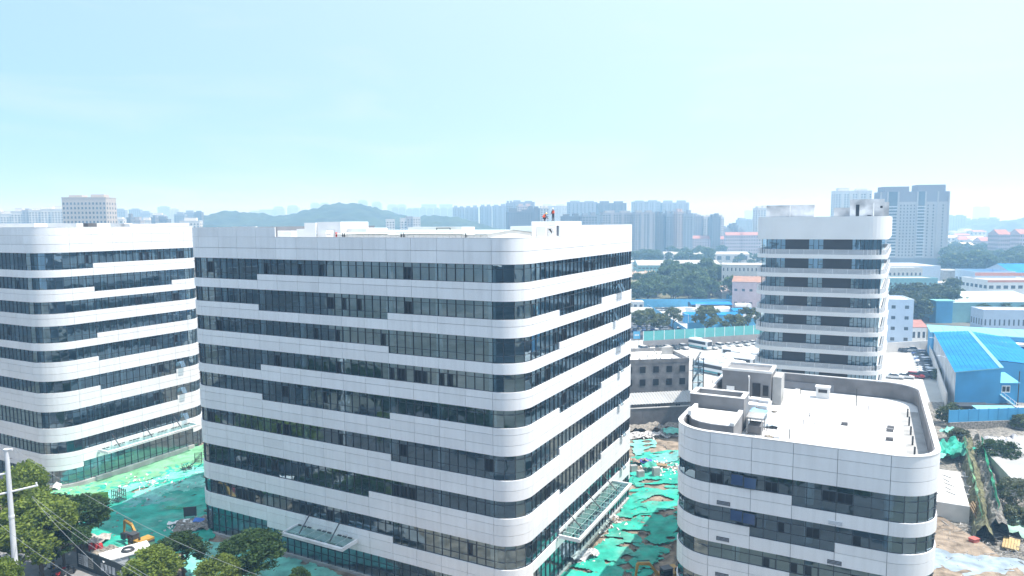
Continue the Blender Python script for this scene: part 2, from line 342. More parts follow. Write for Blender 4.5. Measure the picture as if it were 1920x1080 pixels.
# ------------------------------------------------------------------ office buildings
class Office:
    def __init__(s, label, V, L, W, rn, rl, rf, group=None, th=TH):
        s.root = thing('office_building', label, 'building', (V[0], V[1], 0), -th, group)
        s.M = Matrix.Translation((V[0], V[1], 0)) @ Matrix.Rotation(-th, 4, 'Z')
        s.L, s.W, s.rn, s.rl, s.rf = L, W, rn, rl, rf
        s.seg = {'LA': ('a', (-L+rl, rl), rl, PI, 1.5*PI), 'F': ('l', (-L+rl, 0), (-rn, 0)), 'N': ('a', (-rn, rn), rn, 1.5*PI, 2*PI),
                 'R': ('l', (0, rn), (0, W-rf)), 'FA': ('a', (-rf, W-rf), rf, 0, .5*PI), 'H1': ('l', (-rf, W), (-L, W)), 'H2': ('l', (-L, W), (-L, rl))}
        s.order = ['LA', 'F', 'N', 'R', 'FA', 'H1', 'H2']
        s.panels = []; s.panes = []; s.cache = {}
    def length(s, g):
        q = s.seg[g]
        return q[2]*PI/2 if q[0] == 'a' else math.dist(q[1], q[2])
    def pt(s, g, t, off=0):               # t in metres along the segment, off outward
        q = s.seg[g]
        if q[0] == 'a':
            a = q[3] + t/s.length(g)*(q[4]-q[3]); c, r = q[1], q[2]+off
            return (c[0]+r*math.cos(a), c[1]+r*math.sin(a)), (math.cos(a), math.sin(a))
        L = s.length(g); dx, dy = (q[2][0]-q[1][0])/L, (q[2][1]-q[1][1])/L; n = (dy, -dx)
        return (q[1][0]+dx*t+n[0]*off, q[1][1]+dy*t+n[1]*off), n
    def line(s, g, t0, t1, off):
        n = 1 if s.seg[g][0] == 'l' else max(2, int(math.ceil((t1-t0)/.2)))
        return [s.pt(g, t0+(t1-t0)*i/n, off)[0] for i in range(n+1)]
    def loop(s, off):
        out = []
        for g in s.order: out += s.line(g, 0, s.length(g), off)[:-1]
        return out
    def panel(s, g, t0, t1, z0, z1, off=0, th=.16, gap=.022):
        a, b = t0+gap, t1-gap; h = (z1-gap)-(z0+gap); w = b-a
        (mx, my), n = s.pt(g, (t0+t1)/2, off)
        area = px_area(s.M @ Vector((mx, my, (z0+z1)/2)), s.M.to_3x3() @ Vector((*n, 0)), w*h)
        s.panels.append((area, g, a, b, z0+gap, z1-gap, off, th))
    def pane(s, g, t0, t1, z0, z1, off=-.2, kind='g'):
        (mx, my), n = s.pt(g, (t0+t1)/2, off)
        area = px_area(s.M @ Vector((mx, my, (z0+z1)/2)), s.M.to_3x3() @ Vector((*n, 0)), (t1-t0)*(z1-z0))
        s.panes.append((area, g, t0, t1, z0, z1, off, kind))
    def flush(s, mp, mg, npan=300, npane=300):
        s.panels.sort(key=lambda q: -q[0]); s.panes.sort(key=lambda q: -q[0])
        rest = MB()
        for i, (ar, g, a, b, z0, z1, off, th) in enumerate(s.panels):
            if i < npan:
                if s.seg[g][0] == 'l':
                    k = ('p', round(b-a, 2), round(z1-z0, 2), th)
                    if k not in s.cache:
                        w, h = (b-a), z1-z0
                        s.cache[k] = MB().box(-w/2, w/2, 0, th, -h/2, h/2).mesh('panel', mp)
                    (x, y), n = s.pt(g, (a+b)/2, off)
                    link('panel', s.cache[k], s.root, (x, y, (z0+z1)/2), math.atan2(n[0], -n[1]))
                else:
                    MB().strip(s.line(g, a, b, off), s.line(g, a, b, off-th), z0, z1).build('panel', mp, s.root)
            else: rest.strip(s.line(g, a, b, off), s.line(g, a, b, off-th), z0, z1)
        if rest.v: rest.build('panel', mp, s.root, kind='stuff')
        rest = MB()
        for i, (ar, g, a, b, z0, z1, off, kind) in enumerate(s.panes):
            w, h = b-a, z1-z0
            (x, y), n = s.pt(g, (a+b)/2, off)
            if i < npane or kind != 'g':
                k = (kind, round(w, 2), round(h, 2))
                if k not in s.cache:
                    if kind == 'g': s.cache[k] = MB().quad((-w/2,0,-h/2),(w/2,0,-h/2),(w/2,0,h/2),(-w/2,0,h/2)).mesh('pane', mg)
                    else: s.cache[k] = None
                if kind == 'g':
                    link('pane', s.cache[k], s.root, (x, y, (z0+z1)/2), (random.uniform(-.006, .006), 0, math.atan2(n[0], -n[1])+random.uniform(-.008, .008)))
                else: s.casement(x, y, (z0+z1)/2, math.atan2(n[0], -n[1]), w, h, kind)
            else:
                p, q = s.pt(g, a, off)[0], s.pt(g, b, off)[0]
                rest.quad((*p, z0), (*q, z0), (*q, z1), (*p, z1))
        if rest.v: rest.build('pane', mg, s.root, kind='stuff')
    def casement(s, x, y, z, rot, w, h, kind):
        k = ('case', kind, round(w, 2), round(h, 2))
        if k not in s.cache:
            f = MB(); t = .05
            for (x0, x1, z0, z1) in ((-w/2+.03,-w/2+.03+t,-h/2,h/2),(w/2-.03-t,w/2-.03,-h/2,h/2),(-t/2,t/2,-h/2,h/2)): f.box(x0, x1, -.06, .05, z0, z1)
            f.box(-w/2+.03, w/2-.03, -.058, .048, h/2-t, h/2); f.box(-w/2+.03, w/2-.03, -.058, .048, -h/2, -h/2+t)
            d = MB()
            if kind == 'd': d.box(-w/2+.06, w/2-.06, .10, .16, -h/2+.03, h/2-.03)
            else: d.box(-w/2+.06, -.02, .10, .16, -h/2+.03, h/2-.03)
            e = MB()
            if kind != 'd': e.quad((.02,.03,-h/2+.03),(w/2-.07,.03,-h/2+.03),(w/2-.07,.03,h/2-.03),(.02,.03,h/2-.03))
            s.cache[k] = (f.mesh('casement', M_frame), d.mesh('opening', M_dark), e.mesh('pane', M_glass) if e.v else None)
        f, d, e = s.cache[k]
        o = link('casement', f, s.root, (x, y, z), rot)
        link('opening', d, o)
        if e: link('pane', e, o)
    def open_sash(s, g, t, w, h, ztop, ang, m):
        """top-hung sash pushed outwards"""
        (x, y), n = s.pt(g, t, .02)
        f = MB(); b = .05
        f.box(-w/2, -w/2+b, -.03, .03, -h, 0).box(w/2-b, w/2, -.03, .03, -h, 0).box(-w/2+b, w/2-b, -.029, .029, -b, 0).box(-w/2+b, w/2-b, -.029, .029, -h, -h+b)
        o = f.build('open_sash', M_frame, s.root, (x, y, ztop), (ang, 0, math.atan2(n[0], -n[1])))
        o.rotation_mode = 'XYZ'
        MB().quad((-w/2+b,0,-h+b),(w/2-b,0,-h+b),(w/2-b,0,-b),(-w/2+b,0,-b)).build('pane', m, o)

def bays_line(edges): return list(zip(edges[:-1], edges[1:]))

def build_office(o, zt, base, fas, top_parts, fj, rj, nwin, tall, H_tall, H_short, extra, twocut, pc, seed, ground_z=0.0, core=True, upper=.5, segs_detail=('LA','F','N','R','FA'), arcs={}, flat_mull=True, sash=None):
    """zt: heights of window heads, top storey first; tall(row, seg, bay) -> bool"""
    rnd = random.Random(seed)
    back = MB(); frame = MB(); lf = MB(); slab = MB(); soff = MB()
    segb = {}
    segb['F'] = [(o.L-o.rl-b, o.L-o.rl-a) for a, b in bays_line(fj)]       # fj: distance from the near virtual corner
    segb['R'] = [(a-o.rn, b-o.rn) for a, b in bays_line(rj)]
    for g in ('LA', 'N', 'FA'):
        n = arcs.get(g, 1); L = o.length(g); segb[g] = [(L*i/n, L*(i+1)/n) for i in range(n)]
    def fix(g):
        L = o.length(g); bb = sorted(segb[g])
        out = [(max(0, a), min(L, b)) for a, b in bb if b > .05 and a < L-.05]
        return out
    bayno = {}
    for g in ('F', 'R'):
        for i, (a, b) in enumerate(segb[g]): bayno[(g, round((a+b)/2, 1))] = i
    def bi(g, a, b):
        if g not in ('F', 'R'): return 0
        best = min(range(len(segb[g])), key=lambda i: abs(sum(segb[g][i])/2-(a+b)/2)); return best
    # fascia
    z = zt[0]
    for r, h in enumerate(fas):
        for g in segs_detail:
            for (a, b) in fix(g):
                if top_parts(r, g, bi(g, a, b)): 
                    o.panel(g, a, b, z, z+h)
                    back.strip(o.line(g, a, b, -.13), o.line(g, a, b, -.42), z+(.12 if r == 0 else 0), z+h-.02)
        for g in ('H1', 'H2'):
            if r < 2 or g == 'H2': o.panel(g, 0, o.length(g), z, z+h); back.strip(o.line(g, 0, o.length(g), -.13), o.line(g, 0, o.length(g), -.42), z+.12, z+h-.02)
        z += h
    for row, zh in enumerate(zt):
        last = row == len(zt)-1
        znext = zt[row+1] if not last else None
        for g in segs_detail:
            for (a, b) in fix(g):
                bn = bi(g, a, b); tl = tall(row, g, bn)
                if last:
                    z0 = ground_z; wb = ground_z
                    head = zh if tl else zh-extra
                    if not tl: o.panel(g, a, b, head, zh)
                else:
                    wb = zh-(H_tall if tl else H_short); head = zh
                    zs = [zh-H_tall]
                    nb = 2 if (zh-H_tall-znext) > twocut else 1
                    zz = zh-H_tall
                    for q in range(nb):
                        hh = (zh-H_tall-znext)/nb; o.panel(g, a, b, zz-hh, zz); zz -= hh
                    if not tl: o.panel(g, a, b, zh-H_tall, zh-H_short)
                    back.strip(o.line(g, a, b, -.13), o.line(g, a, b, -.42), znext+.06, wb-.03)
                if last and not tl: back.strip(o.line(g, a, b, -.13), o.line(g, a, b, -.42), head+.05, zh)
                # window cells
                n = max(1, round((b-a)/(o.mull)))
                w = (b-a)/n
                run = 0
                for i in range(n):
                    t0, t1 = a+i*w, a+(i+1)*w
                    (x, y), nn = o.pt(g, t0, -.12)
                    rot = math.atan2(nn[0], -nn[1])
                    ca, sa = math.cos(rot), math.sin(rot)
                    def fb(mb, xc, yc, hw, d0, d1, z0, z1, ca=ca, sa=sa):
                        pts = [(xc+ca*u-sa*v, yc+sa*u+ca*v) for u, v in ((-hw,d0),(hw,d0),(hw,d1),(-hw,d1))]
                        mb.prism(pts, z0, z1)
                    fb(frame, x, y, .03, -.015, .14, wb-.02, head+.02)
                    # transoms
                    zl = [head-upper]
                    if last: zl = [head-.9, wb+1.3] if head-wb > 3 else [head-.9]
                    elif tl: zl.append(zh-H_short)
                    (xc, yc), nn = o.pt(g, (t0+t1)/2, -.17)
                    for zq in zl: fb(frame, xc, yc, w/2, -.03, .05, zq-.025, zq+.025)
                    lv = sorted(set([wb]+zl+[head]))
                    for q in range(len(lv)-1):
                        kind = 'g'
                        if not last and q == len(lv)-2-0-1+0 and len(lv) >= 3 and abs(lv[q+1]-(head-upper)) < .01:
                            pr = pc.get(g, 0)
                            if rnd.random() < pr and g in ('F', 'R'): kind = 'd' if rnd.random() < .55 else 'h'
                        o.pane(g, t0+.03, t1-.03, lv[q], lv[q+1], -.2, kind)
                fbz = (wb, head)
                for zq in fbz:
                    pl = o.line(g, a, b, -.14); pi = o.line(g, a, b, -.24)
                    frame.strip(pl, pi, zq-.03, zq+.03)
        for g in ('H1', 'H2'):
            L = o.length(g)
            if not last:
                o.panel(g, 0, L, znext, zh-H_short); back.strip(o.line(g, 0, L, -.13), o.line(g, 0, L, -.42), znext+.06, zh-H_short-.03)
            o.pane(g, .05, L-.05, (zh-H_short) if not last else ground_z, zh, -.2)
            for i in range(int(L/1.2)):
                (x, y), nn = o.pt(g, i*1.2+.05, -.12); frame.box(x-.06, x+.06, y-.06, y+.06, (zh-H_short) if not last else ground_z, zh)
        if not last:
            slab.prism(o.loop(-.45), znext+.14, zh-H_tall-.12)
        else:
            slab.prism(o.loop(.05), ground_z-1.2, ground_z)
    bl = MB()
    for g in ('R', 'FA'):
        for row, zh in enumerate(zt[:-1]):
            t = .3
            while t < o.length(g)-.4:
                if rnd.random() < .6:
                    w_ = rnd.uniform(.12, .38); bl.strip(o.line(g, t, t+w_, -.42), o.line(g, t, t+w_, -.46), zh-H_tall+.02, zh)
                t += rnd.uniform(.5, 1.1)
    if bl.v: bl.build('blind', M_column, o.root, kind='stuff')
    back.build('backing_wall', M_back, o.root); fo = frame.build('window_frame', M_frame, o.root, kind='stuff')
    slab.build('floor_slab', M_slab, o.root)
    zr = zt[0]+1.6
    if core:
        MB().box(-o.L+9, -9.5, 10, o.W-9, ground_z, zr-1).build('core_wall', M_core, o.root)
        col = MB()
        pos = []
        x = -4.2
        while x > -o.L+3: pos.append((x, 1.7)); pos.append((x, o.W-2)); x -= 7.0
        y = 8.0
        while y < o.W-5: pos.append((-1.7, y)); pos.append((-o.L+2, y)); y += 7.2
        for (x, y) in pos: col.bar((x, y, ground_z), (x, y, zr-.5), .42, 10)
        col.build('column', M_column, o.root, kind='stuff')
        # partition walls between rooms, seen through the glass
        pw = MB()
        for row, zh in enumerate(zt[:-1]):
            zl = zh-H_tall
            x = -o.L+9+rnd.uniform(0, 4)
            while x < -6:
                if rnd.random() < .7: pw.box(x, x+.2, 3.2, 10, zl-.1, zh+.1)
                x += rnd.choice((3.5, 7, 7, 10.5))
            y = 12
            while y < o.W-9:
                if rnd.random() < .6: pw.box(-9.5, -3.2, y, y+.2, zl-.1, zh+.1)
                y += rnd.choice((3.7, 7.4, 7.4))
        pw.build('partition_wall', M_core, o.root)
    rs = MB().prism(o.loop(-.40), zr-.25, zr).build('roof_slab', M_roof, o.root)
    return segb

zB = [CAMZ-d for d in (4.43, 8.43, 12.43, 16.43, 20.43, 25.55, 30.69, 35.84, 39.85)]
FAS = [1.42, 1.46, 1.29]
# main building -------------------------------------------------------
B = Office('large white ten-storey office block with rounded corners and dark ribbon windows in the middle', (.72, 73.33), 52.6, 42.0, 3.3, 3.3, 3.6)
B.mull = 1.168
fjB = [3.3+3.505*k for k in range(14)]; fjB[-1] = 49.3; rjB = [3.3, 7.0]+[7.0+3.7*k for k in range(1, 9)]; rjB[-1] = 37.4-.0
rjB = [3.3, 7.1, 10.85, 14.55, 18.25, 21.95, 25.65, 29.4, 33.1, 38.4]
def tallB(row, g, b):
    if g in ('LA',): return row in (0, 3, 6, 8)
    if g == 'N': return row in (2, 5, 7)
    if g == 'F':
        return {0: b >= 10, 1: 4 <= b < 10, 2: b < 4, 3: b >= 10, 4: 4 <= b < 10, 5: b < 4, 6: b >= 5, 7: b < 4, 8: b >= 10}[row]
    if g == 'R':
        return {0: False, 1: 2 <= b < 6, 2: b < 2, 3: False, 4: 2 <= b < 6, 5: b < 2, 6: 2 <= b < 6, 7: b < 2, 8: True}[row]
    return False
def topB(r, g, b):
    if r < 2: return True
    return (g == 'F' and b >= 9) or g == 'LA' or (g == 'R' and b >= 2) or g == 'FA'
build_office(B, zB, 0, FAS, topB, fjB, rjB, 3, tallB, 2.75, 1.95, .85, 1.8, {'F': .17, 'R': .12}, 3)
for t, row in ((32.5, 1), (33.8, 1), (31, 2), (32.4, 3), (33.6, 3), (33.2, 4), (34.6, 6), (33.2, 5), (34.6, 7)):
    B.open_sash('R', t-3.3, 1.15, 1.35, zB[row]-.52, math.radians(-24), M_glass)
B.flush(M_panel, M_glass)
# left building -------------------------------------------------------
A = Office('white office block with rounded corner and glass entrance canopy at the left edge', (-74.99, 110.92), 46.0, 30.7, 4.6, 3.5, 4.6)
A.mull = 1.2
fjA = [4.6+3.5*k for k in range(12)]; fjA[-1] = 42.5; rjA = [4.6, 8.3, 12.0, 15.7, 19.4, 23.1, 26.1]
def tallA(row, g, b):
    if g in ('F', 'N'): return row in (0, 3, 6)
    if g == 'R':
        return {0: b < 1, 1: 1 <= b < 5, 2: False, 3: b < 1, 4: b >= 1, 5: 1 <= b < 5, 6: b < 5, 7: False, 8: True}[row]
    if g == 'FA': return row == 4
    return False
zA = [z+.1 for z in zB]
build_office(A, zA, 0, FAS, lambda r, g, b: True, fjA, rjA, 3, tallA, 2.75, 1.95, .85, 1.8, {'F': .05, 'R': .07}, 5)
for t, row in ((24.2, 5), (24.2, 6), (24.4, 7)): A.open_sash('R', t-4.6, 1.15, 1.35, zA[row]-.52, math.radians(-32), M_glass)
A.flush(M_panel, M_glass)
# low building at the right -----------------------------------------
D = Office('low white office block with flat white roof at the lower right', (39.57-.53, 61.03+.27), 25.0, 33.9, 4.2, 4.2, 4.6)
D.mull = 1.32
zD = [18.21, 14.21, 10.21, 6.21, 2.6]
fjD = [4.2, 8.72, 12.71, 16.65, 20.8]; rjD = [4.2, 8.2, 12.2, 16.2, 20.2, 24.2, 29.3]
def tallD(row, g, b):
    if g in ('N', 'R', 'FA'): return row in (0, 2)
    if g == 'LA': return False
    return {0: b < 2, 1: b in (1, 2), 2: b < 2, 3: b in (1, 2), 4: False}[row]
build_office(D, zD, 0, [1.35, 1.35, 1.09], lambda r, g, b: True, fjD, rjD, 3, tallD, 2.63, 1.65, .9, 9, {'F': .2, 'R': .1}, 9, ground_z=-1.0, core=True, arcs={'LA': 2, 'N': 1}, upper=.6)
D.flush(M_panel, M_glass)

# coping rings and roof furniture -------------------------------------
M_cope = mat('pale_coping', (.62, .62, .61), rough=.7)
def ring(o, z, w0, w1, h, m, name='coping'):
    a, b = o.loop(w0), o.loop(w1); a.append(a[0]); b.append(b[0])
    return MB().strip(a, b, z, z+h).build(name, m, o.root)
ring(D, 21.97, .04, -.46, .09, M_cope)
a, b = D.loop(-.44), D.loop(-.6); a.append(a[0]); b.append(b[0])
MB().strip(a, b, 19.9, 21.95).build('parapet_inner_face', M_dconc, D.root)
ring(A, zA[0]+4.15, .02, -.44, .06, M_cope)
# ------------------------------------------------------------------ glass entrance canopies (parts of their buildings)
def canopy(o, face, a, b, z, depth, nrods, ngl):
    """face F: a..b along x, projects to -y; face R: a..b along y, projects to +x"""
    if face == 'F': M = Matrix.Translation((a, 0, z)); L = b-a
    else: M = Matrix.Translation((0, a, z)) @ Matrix.Rotation(PI/2, 4, 'Z'); L = b-a
    loc = M.to_translation(); rot = M.to_euler().z
    f = MB(); d = depth
    f.box(0, L, -d, -d+.22, -.22, .22).box(0, .22, -d+.22, -.25, -.22, .22).box(L-.22, L, -d+.22, -.25, -.22, .22)
    f.box(-.08, L+.08, -d-.1, -d, .06, .2).box(-.06, L+.06, -d-.06, -d-.001, -.18, -.04)
    root = f.build('canopy', M_wsteel, o.root, loc, rot)
    r = MB()
    for i in range(1, ngl): r.box(L*i/ngl-.04, L*i/ngl+.04, -d+.22, -.3, -.1, .0)
    r.box(.22, L-.22, -d*.5-.05, -d*.5+.05, -.11, -.012); r.build('canopy_rib', M_wsteel, root)
    for i in range(ngl):
        x0, x1 = L*i/ngl+.05, L*(i+1)/ngl-.05
        MB().quad((x0,-d+.22,.05),(x1,-d+.22,.05),(x1,-.35,.05),(x0,-.35,.05)).build('glass_panel', M_cglass, root)
    s = MB()
    for i in range(ngl*2): 
        if i % 4 != 3: s.box(L*i/ngl/2+.1, L*(i+.8)/ngl/2, -.32, -.12, .0, .12)
    s.build('wall_bracket', M_steel, root)
    for i in range(nrods):
        x = L*((i+.45)/nrods)
        MB().bar((x, -.02, 2.1), (x, -d*.72, .12), .085).build('tie_rod', M_steel, root)
    return root
canopy(B, 'F', -32.6, -22.5, 4.6, 3.1, 2, 6)
canopy(B, 'R', 9.9, 30.3, 5.6, 3.0, 3, 13)
canopy(A, 'R', 7.0, 25.4, 5.25, 3.0, 3, 13)
# plinth along the left building
MB().strip(A.line('F', 0, A.length('F'), .25)+A.line('N', 0, A.length('N'), .25)+A.line('R', 0, A.length('R'), .25),
           A.line('F', 0, A.length('F'), -.3)+A.line('N', 0, A.length('N'), -.3)+A.line('R', 0, A.length('R'), -.3), -1.2, .75).build('plinth', M_conc, A.root)
MB().strip(B.line('F', 0, B.length('F'), .15)+B.line('N', 0, B.length('N'), .15)+B.line('R', 0, B.length('R'), .15),
           B.line('F', 0, B.length('F'), -.3)+B.line('N', 0, B.length('N'), -.3)+B.line('R', 0, B.length('R'), -.3), -1.2, .2).build('plinth', M_conc, B.root)
# ------------------------------------------------------------------ roof of the main building (local coordinates)
M_prf = mat('pale_green_roof_sheet', (.55, .62, .60), rough=.6, var=.05)
M_wall2 = mat('pale_render', (.66, .65, .62), rough=.85, var=.06)
R = B.root
ring(B, zB[0]+2.86, .02, -.44, .05, M_cope)
m = MB(); x0, x1 = -28.6, -6.0
m.poly([(x0,4,42.58),(x1,4,42.58),(x1,10.5,43.02),(x0,10.5,43.02)]); m.poly([(x0,10.5,43.02),(x1,10.5,43.02),(x1,17,42.58),(x0,17,42.58)])
m.poly([(x0,3.8,42.50),(x0,10.5,42.94),(x0,17.2,42.50),(x0,17,42.58),(x0,10.5,43.02),(x0,4,42.58)])
rl = m.build('roof_hall_cover', M_prf, R)
w = MB(); n = 26
for i in range(n):
    a, b = x0+.2+(x1-x0-.4)*i/n, x0+.2+(x1-x0-.4)*(i+1)/n; w.box(a+.02, b-.02, 4.3, 4.42, 40.9, 42.50)
w.build('hall_wall_board', M_wall2, R)
MB().prism([(x0+.2,4.44),(x1-.2,4.44),(x1-.2,16.8),(x0+.2,16.8)], 40.9, 42.3).build('roof_hall', M_wall2, R)
w = MB(); w.poly([(x1-.18,4.3,42.3),(x1-.18,16.9,42.3),(x1-.18,16.9,42.54),(x1-.18,10.5,42.97),(x1-.18,4.3,42.54)]); w.build('hall_gable', M_wall2, R)
for x in (-24, -20.6, -18, -14.5):
    MB().box(x, x+2.6, 6.2, 6.7, 42.62, 42.78).build('roof_light', M_dark, rl)
for x in (-27.4, -27.1, -18.2, -17.8, -9): MB().bar((x, 4.2, 41), (x, 4.2, 42.7), .07).build('down_pipe', M_steel, R)
# left penthouse
for (a, b, y0, y1, zt_, nm) in ((-35.6,-33.6,6,9,44.05,'lift_penthouse'),(-33.58,-29.5,6.3,12,44.15,'lift_penthouse'),(-31.6,-30.6,4.8,6.2,43.05,'stair_entrance'),(-38.0,-35.6,7,12,43.2,'roof_parapet_block'),(-29.48,-26.2,7.5,12,43.3,'roof_parapet_block')):
    MB().box(a, b, y0, y1, 41, zt_).build(nm, M_white, R)
MB().box(-32.1, -30.5, 4.5, 5.6, 42.62, 42.74).build('entrance_slab', M_white, R)
MB().box(-32.0, -31.65, 5.9, 6.29, 41, 42.5).build('entrance_door', M_dark, R)
MB().box(-26, -17, 16.5, 20, 41, 43.35).build('roof_parapet_block', M_wall2, R)
f = MB(); f.box(-20.8, -20.7, 15.9, 16, 42.4, 43.25).box(-18.6, -18.5, 15.9, 16, 42.4, 43.25).box(-20.8, -18.5, 15.9, 16, 43.15, 43.25); f.build('steel_door_frame', M_steel, R)
o = MB().bar((-28.7, 4.5, 41), (-28.7, 4.5, 42.6), .12).ball((-28.7, 4.5, 42.65), .16).build('red_hydrant', mat('red_paint', (.5, .03, .03)), R)
# right penthouse
MB().box(-9.2, -6.0, 15.9, 27.5, 41, 43.42).build('stair_penthouse', M_white, R)
MB().box(-5.98, -4.6, 17.0, 27.5, 41, 43.38).build('stair_penthouse', M_white, R)
pt_ = MB().box(-8.6, -5.0, 21.0, 30.5, 43.38, 44.05).build('upper_penthouse', M_white, R)
for y in (17.6, 21.2):
    f = MB(); f.poly([(-4.58, y, 41.6), (-3.3, y, 41.6), (-4.58, y, 43.1)]); f.bar((-3.2, y, 41.6), (-4.2, y, 43.3), .12).box(-4.6, -3.4, y-.2, y+1.3, 43.1, 43.3); f.build('slanted_canopy', M_white, R)
    MB().box(-4.59, -4.5, y+.3, y+1.2, 41.4, 43.0).build('penthouse_door', M_dark, R)
for (x, y, w_) in ((-46, 9, 5), (-40, 20, 8)): MB().box(x, x+w_, y, y+3, 41, 42.9).build('roof_unit', M_white, R)
MB().box(-44.5, -40, 1.6, 1.9, 41, 43.6).build('parapet_rail', M_white, R)
# roof of the left building
for (a, b, y0, y1, zt_) in ((-12, -3.5, 8, 14, 44.3), (-9, -2.5, 16, 17.5, 44.25), (-30, -16, 8, 14, 44.35), (-3.6, -1.0, 16, 24, 44.15), (-5, -2, 24, 29, 44.3)):
    MB().box(a, b, y0, y1, 41, zt_).build('roof_unit', M_white, A.root)
MB().box(-2.4, -1.0, 8.5, 10, 41, 44.3).build('vent_cowl', M_dconc, A.root)
# ------------------------------------------------------------------ roof of the low building (local coordinates)
R = D.root; zf = 19.81
def hollow(x0, x1, y0, y1, z0, z1, t, nm, m, inner=None):
    k = MB(); k.box(x0, x1, y0, y0+t, z0, z1).box(x0, x1, y1-t, y1, z0, z1).box(x0, x0+t, y0+t, y1-t, z0, z1-.002).box(x1-t, x1, y0+t, y1-t, z0, z1-.002)
    r = k.build(nm, m, R)
    MB().box(x0+t, x1-t, y0+t, y1-t, z0, z1-.9).build('deck', inner or M_roof, r)
    rim = MB(); rim.box(x0-.06, x1+.06, y0-.06, y0+t+.02, z1, z1+.07).box(x0-.06, x1+.06, y1-t-.02, y1+.06, z1, z1+.07).box(x0-.06, x0+t+.02, y0+t+.02, y1-t-.02, z1, z1+.07).box(x1-t-.02, x1+.06, y0+t+.02, y1-t-.02, z1, z1+.07)
    rim.build('coping', M_cope, r); return r
M_rawl = mat('grey_render', (.20, .20, .205), rough=.9, var=.22, scale=.35, bump=.1)
# terrace at the front left corner: raised floor with a curved front wall
tp = [(-24.2, 5.2), (-23.6, 3.8), (-22.6, 3.0), (-21.2, 2.6), (-18.9, 2.6), (-18.9, 8.4), (-24.2, 8.4)]
MB().prism(tp, zf, 22.1).build('terrace_block', M_rawl, R)
MB().prism([(p[0]*.99-.2, p[1]+.1) for p in tp], 22.1, 22.16).build('terrace_floor', M_roof, R)
MB().prism([(-24.3, 5.0), (-23.9, 5.0), (-23.9, 8.4), (-24.3, 8.4)], 22.16, 22.7).build('terrace_kerb', M_cope, R)
MB().box(-19.3, -18.85, 2.55, 8.4, 22.17, 22.5).build('terrace_kerb', M_cope, R)
hollow(-25.0, -18.9, 9.2, 12.6, zf, 23.6, .45, 'roof_box', M_rawl)
ph = MB().box(-23.8, -17.6, 22.6, 27.2, zf, 24.0).build('stair_penthouse', M_rawl, R)
k = MB(); k.box(-23.9,-17.5,22.5,22.85,24.0,24.3).box(-23.9,-17.5,26.9,27.3,24.0,24.3).box(-23.9,-23.5,22.85,26.9,24.0,24.29).box(-17.9,-17.5,22.85,26.9,24.0,24.29); k.build('parapet', M_cope, ph)
MB().box(-17.49, -16.4, 23.2, 26.8, zf, 23.5).build('side_shaft', M_conc, ph)
MB().box(-19.9, -18.9, 22.52, 22.59, zf+.2, 22.6).build('doorway', M_dark, ph)
MB().box(-18.6, -17.9, 22.52, 22.59, zf+1.2, 22.4).build('window', M_dark, ph)
MB().box(-23.2, -22.2, 22.45, 22.59, zf+.6, 21.9).build('leaning_board', M_white, ph)
MB().bar((-20.3, 22.4, zf), (-20.3, 22.4, 23.2), .09).bar((-20.3, 22.4, 23.2), (-20.3, 22.0, 23.6), .12).build('drain_pipe', M_cope, ph)
MB().quad((-25,21.5,zf),(-25,22.6,zf),(-25,22.6,22.8),(-25,21.5,22.2)).build('side_wall', M_conc, R)
du = MB(); du.box(-15.35, -14.75, 7.0, 31.5, zf, zf+.55).build('concrete_upstand', M_cope, R)
vb = MB().box(-12.6, -10.9, 29.4, 30.6, zf, zf+1.5).build('vent_box', M_cope, R); MB().box(-12.3, -11.2, 29.36, 29.399, zf+.8, zf+1.25).build('vent_opening', M_dark, vb)
MB().box(-12.7, -10.8, 29.3, 30.7, zf+1.5, zf+1.6).build('vent_lid', M_cope, vb)
for (x, y, h, r) in ((-7.6,27.1,2.3,.07),(-14.6,30.6,.9,.06),(-14.9,22,.5,.16),(-14.9,20.6,.5,.16),(-13.9,8.6,1.1,.06),(-16.5,10.5,.9,.05),(-1.9,24,1.1,.1),(-1.9,20,1.1,.1),(-1.9,16,1,.1),(-1.9,12,1,.1),(-1.9,8,1,.1),(-17.6,17,.8,.05),(-13,15,.7,.05),(-16.2,5,.8,.05),(-12.6,19,.6,.05),(-6.2,25.5,.6,.05)):
    MB().bar((x, y, zf), (x, y, zf+h), r).build('vent_pipe', M_steel, R)
for (x, y) in ((-4.2, 17.5), (-4.3, 16.3), (-4.4, 12.5), (-9, 16.8)): MB().box(x, x+.7, y, y+.5, zf, zf+.35).build('drain_box', M_dconc, R)
MB().box(-2.6, -.62, 6, 27, zf+.004, zf+.012).build('parapet_shadow_strip', M_conc, R)  # painted shade: grey sheet standing in for the right parapet's shadow on the roof
